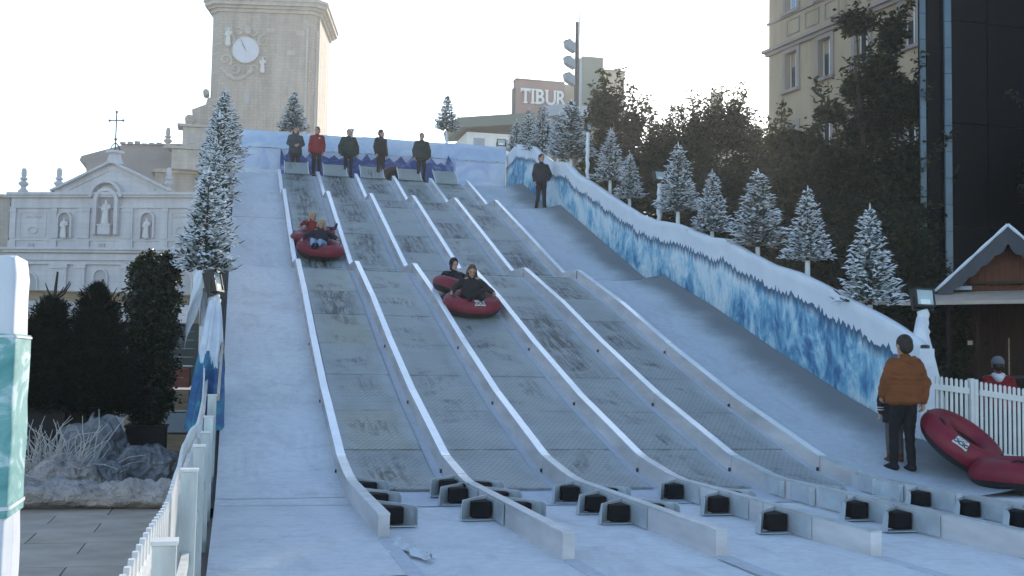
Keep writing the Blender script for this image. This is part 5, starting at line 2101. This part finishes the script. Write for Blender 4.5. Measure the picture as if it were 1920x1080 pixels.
rb = empty('low_roofed_building', 'low white-walled building with a dull sloping roof just above the back wall', 'building', (22, 96, 0), wc=True)
MB().box(19.5, 26.5, 96, 102, -.13, 21.9).build('wall', 'letter_white', rb)
MB().prism([(18.7, 95.2, 22.1), (25.5, 95.2, 22.9), (25.5, 95.2, 23.9), (18.5, 95.2, 22.95)], (0, 7, 0)).build('roof', 'hotel_green', rb)
for x in (20.1, 22.2):
    MB().box(x, x + 1.0, 95.95, 95.99, 20.6, 21.4).build('window', 'hotel_slab', rb)
for k, (px, z0, z1, w) in enumerate(((9.6, 20, 22.0, .28), (12.4, 20, 21.8, .26))):
    c = empty('chimney_stack', ['small bent chimney cowl peeping over the back wall', 'thin square flue peeping over the back wall'][k], 'chimney', (px, 100, -.13), wc=True)
    MB().box(px, px + w, 100, 100 + w, -.13, z1).build('stack', 'hotel_green', c)
    MB().bar((px + w / 2, 100.1, z1), (px + w / 2 + .1 * (1 - k), 100.1, z1 + .3), w * 1.2).build('cowl', 'hotel_green', c)
c = empty('roof_kiosk', 'small pale roof house peeping over the back wall', 'roof house', (12.6, 101, 0), wc=True)
MB().box(10.7, 11.9, 101, 103, -.13, 21.3).prism([(10.4, 100.8, 21.305), (12.2, 100.8, 21.305), (11.9, 100.8, 21.8), (10.8, 100.8, 21.8)], (0, 2.4, 0)).build('body', 'hotel_slab', c)

# floodlight mast
fm = empty('floodlight_mast', 'tall grey mast carrying three large floodlight heads and a thin aerial', 'mast', (18.4, 60, 0), wc=True)
MB().tube([(18.42, 60, -.1), (18.44, 60, 12), (18.45, 60, 21.0)], [.16, .13, .10], 10).build('pole', 'iron', fm)
MB().tube([(18.62, 60.1, -.1), (18.62, 60.1, 26)], .03, 6).build('aerial', 'iron', fm)
for k, z in enumerate((19.6, 18.65, 17.7)):
    h = MB().prism([(17.72, 59.8, z + .22), (18.02, 59.8, z + .32), (18.32, 59.8, z + .12), (18.32, 59.8, z - .38), (17.98, 59.8, z - .22), (17.78, 59.8, z - .08)], (0, .5, 0)).build('lamp_head', 'hotel_slab', fm)
    MB().bar((18.3, 60, z), (18.45, 60, z), .07).build('bracket', 'iron', h)
    MB().prism([(17.70, 59.78, z + .25), (18.02, 59.78, z + .35), (18.02, 59.78, z + .31), (17.72, 59.78, z + .21)], (0, .54, 0)).build('visor', 'iron', h)
MB().tube([(18.05, 60, 20.0), (18.05, 60, 20.22), (17.8, 60, 20.36)], .03, 6).build('camera_arm', 'iron', fm)

# ------------------------------------------------------------------ church facade
ch = empty('church_facade', 'pale baroque church front with pediment, statues in niches and a cross on top', 'church', (-20.9, 114.6, 0), rz=R(-20.9))
# local frame: x runs along the facade (0..18.6), -y faces the camera
U = 18.6


def cb(x0, x1, y0, y1, z0, z1, nm='moulding', mt='church_stone', par=None):
    return MB().box(x0, x1, y0, y1, z0, z1).build(nm, mt, par or ch)


def u(px):
    return (px - 22) / 348 * U


zt_, zm = 16.95, 11.5
cb(0, U + 4, 0, 9, -.13, zt_ - .3, 'wall')
cb(-.25, U + 4, -.55, .0, zt_ - .28, zt_ - .02, 'cornice')
cb(-.12, U + 4, -.35, -.003, zt_ - .5, zt_ - .285, 'cornice')
cb(-.05, U + 4, -.2, -.003, 15.45, 15.6, 'string_course')
cb(-.5, U + 4, -.75, -.003, zm - .05, zm + .17, 'cornice')
cb(-.35, U + 4, -.5, -.003, zm - .3, zm - .055, 'cornice')
cb(-.2, U + 4, -.28, -.003, 10.1, 10.25, 'string_course')
cb(-.2, U + 4, -.22, -.003, 10.5, 11.1, 'frieze')
cb(0.0, U + 4, -.12, -.003, 12.35, 12.55, 'plinth_course')
for a, b in ((22, 33), (100, 110), (150, 172), (232, 252), (306, 316), (360, 372)):
    cb(u(a), u(b), -.18, -.004, 12.56, 15.44, 'pilaster')
    cb(u(a) - .08, u(b) + .08, -.24, -.004, 11.68, 12.34, 'pedestal')
    cb(u(a) - .06, u(b) + .06, -.25, -.004, 15.1, 15.3, 'capital')
for a, b in ((22, 60), (104, 134), (150, 168), (238, 256), (290, 318)):
    cb(u(a), u(b), -.3, -.004, 4.0, 9.7, 'pilaster')
    cb(u(a) - .1, u(b) + .1, -.4, -.004, 9.71, 10.09, 'capital')
    cb(u(a) + .25, u(b) - .25, -.33, -.302, 8.2, 9.3, 'inset_panel')
for a, b in ((40, 90), (322, 358)):
    for q in ((u(a), u(b), 15.0, 15.08), (u(a), u(b), 12.7, 12.78)):
        cb(q[0], q[1], -.07, -.004, q[2], q[3], 'panel_frame')
    cb(u(a), u(a) + .08, -.07, -.004, 12.79, 14.99, 'panel_frame')
    cb(u(b) - .08, u(b), -.07, -.004, 12.79, 14.99, 'panel_frame')
    cx = (u(a) + u(b)) / 2
    MB().tube([(cx + .45 * math.cos(t), -.04, 13.35 + .32 * math.sin(t)) for t in np.linspace(0, 6.28, 20)], .06, 5).build('relief_ring', 'church_stone', ch)
    for q in range(5):
        MB().ball((cx - .6 + .3 * q, -.03, 14.65 + .06 * (q % 2)), (.16, .08, .12)).build('relief_scroll', 'church_stone', ch)
for px in (63, 196, 337):
    cb(u(px) - .28, u(px) + .28, -.13, -.005, 11.7, 12.1, 'vent', 'church_recess')


def arch_outline(cx, w, z0, z1, n=12):
    r_ = w / 2
    pts = [(cx - r_, z0), (cx + r_, z0), (cx + r_, z1 - r_)]
    for k in range(1, n):
        a = math.pi * k / n
        pts.append((cx + r_ * math.cos(a), z1 - r_ + r_ * math.sin(a)))
    pts.append((cx - r_, z1 - r_))
    return pts


def niche(cx, w, z0, z1, par, depth=.5, fr=.18):
    # surround proud of the wall, recess face darker, set back inside the surround
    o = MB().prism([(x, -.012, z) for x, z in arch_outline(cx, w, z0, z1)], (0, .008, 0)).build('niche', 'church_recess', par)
    out, inn = arch_outline(cx, w + 2 * fr, z0, z1 + fr), arch_outline(cx, w, z0, z1)
    m = MB()
    k = len(out)
    for i in range(1, k):
        a, b, c, d = out[i], out[(i + 1) % k], inn[(i + 1) % k], inn[i]
        for yy in (-depth,):
            m.quad((a[0], yy, a[1]), (b[0], yy, b[1]), (c[0], yy, c[1]), (d[0], yy, d[1]))
        m.quad((d[0], -depth, d[1]), (c[0], -depth, c[1]), (c[0], -.013, c[1]), (d[0], -.013, d[1]))
        m.quad((a[0], -depth, a[1]), (b[0], -depth, b[1]), (b[0], 0, b[1]), (a[0], 0, a[1]))
    m.build('niche_surround', 'church_stone', o)
    return o


def statue(x, y, z, h, par, seed=0):
    s = h / 1.8
    P = [('c', (0, 0, .1), (0, 0, .95), .24, .20), ('c', (0, 0, .95), (0.03, 0, 1.35), .2, .22), ('e', (.02, -.02, 1.66), (.105, .11, .14)), ('c', (-.2, 0, 1.4), (-.3, -.08, 1.05), .09, .07), ('c', (-.3, -.08, 1.05), (-.1, -.2, 1.0), .07, .06),
         ('c', (.22, 0, 1.4), (.34, -.05, 1.15), .09, .07), ('c', (.34, -.05, 1.15), (.36, -.12, 1.45), .07, .05), ('c', (-.1, -.1, .9), (-.16, -.14, .1), .1, .12), ('c', (.12, -.08, .9), (.18, -.1, .1), .09, .11), ('e', (0, 0, .03), (.34, .26, .07))]
    me = remesh([((p[0],) + tuple(tuple(c * s for c in q) if isinstance(q, tuple) else q * s for q in p[1:])) for p in P], .05 * s, 2)
    me.materials.append(MATS['statue_stone'])
    for v in me.vertices:
        v.co += Vector((x, y, z)) + v.normal * .03 * nz(v.co.x * 4, v.co.y * 4, v.co.z * 6 + seed)
    o = bpy.data.objects.new('statue', me)
    COL.objects.link(o)
    o.parent = par
    return o


ncx = [u(126), u(204), u(279)]
n1 = niche(ncx[0], 1.15, 12.6, 15.0, ch, .35)
n2 = niche(ncx[1], 1.75, 12.9, 17.0, ch, .6, .35)
n3 = niche(ncx[2], 1.15, 12.6, 15.0, ch, .35)
statue(ncx[0], -.3, 12.6, 1.9, n1, 1)
statue(ncx[1], -.4, 13.9, 2.3, n2, 2)
statue(ncx[2], -.3, 12.6, 1.9, n3, 3)
MB().box(ncx[1] - .6, ncx[1] + .6, -.75, -.02, 12.9, 13.75).box(ncx[1] - .7, ncx[1] + .7, -.8, -.02, 13.751, 13.88).build('statue_plinth', 'church_stone', n2)
# big arched hood over the central niche
m = MB()
for k in range(16):
    a0, a1 = math.pi * k / 16, math.pi * (k + 1) / 16
    for (r0_, r1_, yf) in ((1.35, 1.62, -.75),):
        q = [(ncx[1] + r_ * math.cos(a), yf, 16.45 + r_ * math.sin(a)) for r_, a in ((r0_, a0), (r1_, a0), (r1_, a1), (r0_, a1))]
        m.prism(q, (0, .72, 0))
m.build('arched_hood', 'church_stone', ch)
# pediment
pl, pr_, pa = (u(98), 16.96), (u(322), 16.96), (u(210), 19.75)
MB().prism([(pl[0], 0, pl[1]), (pr_[0], 0, pr_[1]), (pa[0], 0, pa[1])], (0, .8, 0)).build('pediment', 'church_stone', ch)
for (a, b) in ((pl, pa), (pr_, pa)):
    MB().bar((a[0], -.05, a[1] + .12), (b[0], -.05, b[1] + .12), .9, .2).build('raking_cornice', 'church_stone', ch)
    c1 = ((a[0] * .72 + pa[0] * .28), a[1] + .25)
    c2 = (pa[0] * .93 + a[0] * .07, pa[1] - .75)
    MB().bar((c1[0], -.06, c1[1]), (c2[0], -.06, c2[1]), .12, .1).build('tympanum_moulding', 'church_stone', ch)
MB().lathe([(.95, 0), (.75, .25), (.55, .9), (.62, 1.0), (.85, 1.05), (.85, 1.3), (.4, 1.35), (.001, 1.36)], (pa[0], .3, pa[1] - .1), 16).build('finial_pedestal', 'church_stone', ch)
m = MB()
cx, cz = pa[0], pa[1] + 1.3
m.tube([(cx, .3, cz), (cx, .3, cz + 3.6)], .07, 6).tube([(cx - .65, .3, cz + 2.85), (cx + .65, .3, cz + 2.85)], .06, 6)
for p in ((cx - .68, .3, cz + 2.85), (cx + .68, .3, cz + 2.85), (cx, .3, cz + 3.68)):
    m.ball(p, .13)
m.ball((cx, .3, cz + 1.05), .15)
for k in range(6):
    a = k * math.pi / 3
    m.tube([(cx + .5 * math.cos(a), .3 + .5 * math.sin(a), cz), (cx + .35 * math.cos(a), .3 + .35 * math.sin(a), cz + .4), (cx, .3, cz + .75)], .045, 5)
m.build('iron_cross', 'iron', ch)
PIN = [(.48, 0), (.48, .25), (.3, .4), (.22, .6), (.42, .8), (.5, .95), (.35, 1.1), (.2, 1.2), (.38, 1.35), (.3, 1.5), (.2, 1.6), (.26, 1.75), (.24, 2.2), (.18, 2.4), (.001, 2.45)]
for px in (40, 107, 312):
    MB().lathe(PIN, (u(px), .3, zt_ - .02), 10).build('pinnacle', 'church_stone', ch)
# round windows and side arches in the lower storey
for (cx, w, z0, z1) in ((u(60), 1.9, 6.6, 9.3), (u(345), 1.9, 6.4, 9.6), (u(196), 1.25, 7.9, 9.6)):
    n = niche(cx, w, z0, z1, ch, .2, .15)
cb(u(172), u(232), -.15, -.004, 4, 7.6, 'door_surround')

# neighbouring blocks and cathedral roofs
nb = empty('grey_side_building', 'plain grey building at the far left edge beside the church', 'building', (-24, 116, 0), wc=True)
MB().box(-34, -21.3, 116, 126, -.13, 16.6).build('wall', 'tower_pale', nb)
MB().box(-34.3, -21.2, 115.6, 126, 16.603, 16.9).build('eaves', 'tower_pale', nb)
MB().box(-34, -21.25, 115.8, 115.99, 10.6, 10.8).build('string_course', 'tower_pale', nb)
cr = empty('cathedral_roofs', 'dull stepped cathedral roofs and buttresses left of the clock tower', 'building', (-8, 138, 0), wc=True)
MB().prism([(-17.8, 136, 24.0), (-17.6, 136, 24.5), (-13.6, 136, 25.9), (-12.9, 136, 26.2), (-7, 136, 26.6), (-4, 136, 25.6), (2, 136, 22.0), (2, 136, -.1), (-17, 136, -.1), (-17, 136, 23.6)], (0, 14, 0)).build('nave_roof', 'roof_dull', cr)
m = MB()
for k in range(12):
    m.box(-13.4 + .8 * k, -12.8 + .8 * k, 135.6, 136.2, 26.1 + .03 * k, 26.35 + .1 * (k % 3))
m.build('ridge_tiles', 'roof_dull', cr)
MB().box(-9.2, 6, 133, 136, -.1, 22.6).build('aisle_wall', 'tower_stone', cr)
MB().prism([(-9.6, 132.6, 22.603), (6, 132.6, 22.603), (6, 132.6, 23.2), (-9.2, 132.6, 23.0)], (0, 3.3, 0)).build('aisle_cornice', 'tower_pale', cr)
MB().box(-7.4, 4, 131.5, 134, 22.9, 25.2).build('buttress_block', 'tower_pale', cr)
MB().box(-7.8, 4, 131.2, 134, 25.203, 25.5).build('buttress_cornice', 'tower_pale', cr)
MB().box(-6.3, 3, 131.6, 134, 25.503, 27.8).build('buttress_block', 'tower_pale', cr)
MB().box(-6.9, 3, 131.2, 134, 27.803, 28.1).build('buttress_cornice', 'tower_pale', cr)
m = MB()
m.prism([(-5.2, 131.8, 28.103), (2, 131.8, 28.103), (2, 131.8, 31.6), (-3.7, 131.8, 31.4), (-3.9, 131.8, 30.6), (-5.4, 131.8, 29.9)], (0, 2, 0)).build('volute_block', 'tower_stone', cr)
m = MB()
m.tube([(-5.6, 131.6, 28.7), (-5.6, 133.4, 28.7)], .55, 14).build('volute', 'tower_stone', cr)
MB().tube([(-3.9, 131.6, 32.0), (-3.9, 133.4, 32.0)], .35, 12).build('volute', 'tower_stone', cr)
MB().lathe(PIN, (-7.9, 132, 25.2), 10).build('pinnacle', 'tower_pale', cr)
for x in (-5.6, -4.2):
    MB().box(x, x + .6, 131.52, 131.6, 25.9, 27.1).build('window', 'church_recess', cr)

# ------------------------------------------------------------------ clock tower
ct = empty('clock_tower', 'tall beige baroque clock tower with round white dial behind the slide', 'tower', (3.6, 136, 0), rz=R(-11))
A = 6.15
bv = 1.0
plan = [(-A + bv, -A), (A - bv, -A), (A, -A + bv), (A, A - bv), (A - bv, A), (-A + bv, A), (-A, A - bv), (-A, -A + bv)]


def octo(sc, z0, z1, nm, mt, dx=0):
    f = (A + sc) / A
    return MB().prism([(x * f + dx, y * f, z0) for x, y in plan], (0, 0, z1 - z0)).build(nm, mt, ct)


octo(0, -.13, 41.3, 'shaft', 'tower_stone')
octo(.22, 41.301, 41.7, 'cornice', 'tower_pale')
octo(.5, 41.701, 42.0, 'cornice', 'tower_pale')
octo(.85, 42.001, 42.45, 'cornice', 'tower_pale')
octo(1.0, 42.451, 42.8, 'cornice', 'tower_pale')
octo(.2, 26.2, 26.6, 'string_course', 'tower_pale')
octo(-1.1, 42.801, 58, 'upper_stage', 'tower_stone')
octo(.2, 58.001, 59.5, 'cornice', 'tower_pale')
octo(-2.5, 59.501, 74, 'upper_stage', 'tower_stone')
# angle pilasters on the chamfered right edge
for (x0, y0, x1, y1) in ((A - bv - .5, -A - .12, A - bv, -A - .12), (A - .42, -A + bv - .42, A - .02, -A + bv - .04)):
    MB().bar(((x0 + x1) / 2, (y0 + y1) / 2 + .06, 26.7), ((x0 + x1) / 2, (y0 + y1) / 2 + .06, 39.6), .55, .2).build('angle_pilaster', 'tower_pale', ct)
for zz in (30.0, 34.5):
    MB().bar((A - bv / 2 + .02, -A + bv / 2 - .02, zz), (A - bv / 2 + .02, -A + bv / 2 - .02, zz + 1.6), .25, .1).build('slit_window', 'church_recess', ct)
# relief swags and ornaments round the dial
cxk, czk = -2.1, 36.9
F = -A
dial = MB().prism([(cxk + 1.5 * math.cos(t), F - .18, czk + 1.5 * math.sin(t)) for t in np.linspace(0, 2 * math.pi, 40, endpoint=False)], (0, .17, 0)).build('clock_dial', 'clock_face', ct)
MB().tube([(cxk + 1.55 * math.cos(t), F - .15, czk + 1.55 * math.sin(t)) for t in np.linspace(0, 2 * math.pi, 33)], .09, 6).build('dial_rim', 'tower_pale', dial)
for k in range(12):
    a = k * math.pi / 6
    MB().bar((cxk + 1.18 * math.cos(a), F - .19, czk + 1.18 * math.sin(a)), (cxk + 1.38 * math.cos(a), F - .19, czk + 1.38 * math.sin(a)), .05, .02).build('hour_mark', 'hotel_slab', dial)
a = R(90 + 24)
MB().bar((cxk - .2 * math.cos(a), F - .23, czk - .2 * math.sin(a)), (cxk + 1.28 * math.cos(a), F - .23, czk + 1.28 * math.sin(a)), .09, .03).build('minute_hand', 'iron', dial)
a = R(90 + 31)
MB().bar((cxk, F - .21, czk), (cxk + .8 * math.cos(a), F - .21, czk + .8 * math.sin(a)), .13, .03).build('hour_hand', 'iron', dial)
rr = random.Random(2)


def scroll(x, z, r_, turns, a0, sgn, nm='scroll_relief'):
    pts = []
    for k in range(22):
        t = k / 21
        a = a0 + sgn * turns * 2 * math.pi * t
        q = r_ * (1 - .75 * t)
        pts.append((x + q * math.cos(a), F - .06, z + q * math.sin(a)))
    MB().tube(pts, [.17 * (1 - .6 * k / 21) for k in range(22)], 6).build(nm, 'tower_pale', ct)


for sgn in (-1, 1):
    scroll(cxk + sgn * 2.0, czk + 1.1, .75, 1.2, 1.2, sgn)
    scroll(cxk + sgn * 2.2, czk - 1.2, .7, 1.2, -1.0, -sgn)
    scroll(cxk + sgn * .9, czk + 2.1, .55, 1.0, 2.5, sgn)
    scroll(cxk + sgn * 1.1, czk - 2.2, .6, 1.1, -2.0, -sgn)
MB().ball((cxk + .1, F, czk + 2.3), (.5, .25, .55)).build('crest_relief', 'tower_pale', ct)
statue(cxk - 2.0, F - .2, czk + .4, 2.1, ct, 5)
statue(cxk + 2.0, F - .2, czk - 2.6, 1.8, ct, 6)
m = MB()
for k in range(13):
    t = k / 12
    m.ball((cxk - 2.6 + 3.4 * t, F - .05, czk - 2.3 - 1.1 * math.sin(math.pi * t)), (.28 + .1 * (k % 2), .2, .26))
m.build('swag_relief', 'tower_pale', ct)
MB().box(cxk + .0, cxk + .55, F - .05, F - .004, 30.8, 31.9).build('window', 'church_recess', ct)
for (x, z) in ((-4.6, 39.0), (.2, 39.0), (2.6, 36.5), (3.6, 38.8)):
    MB().box(x, x + .9, F - .05, F - .004, z, z + .55).build('relief_tablet', 'tower_pale', ct)

# ------------------------------------------------------------------ haze
hz = MB().box(-140, 190, -25, 200, -1.2, 78).build('haze', None)
hz['kind'] = 'stuff'
hm = bpy.data.materials.new('haze_air')
hm.use_nodes = True
ht_ = hm.node_tree
for n_ in list(ht_.nodes):
    if n_.type == 'BSDF_PRINCIPLED':
        ht_.nodes.remove(n_)
pv = ht_.nodes.new('ShaderNodeVolumePrincipled')
pv.inputs['Color'].default_value = (.90, .95, 1.0, 1)
pv.inputs['Density'].default_value = .0005
pv.inputs['Anisotropy'].default_value = .6
ht_.links.new(pv.outputs[0], ht_.nodes['Material Output'].inputs['Volume'])
hz.data.materials.append(hm)

bpy.data.scenes.remove(TMPS)
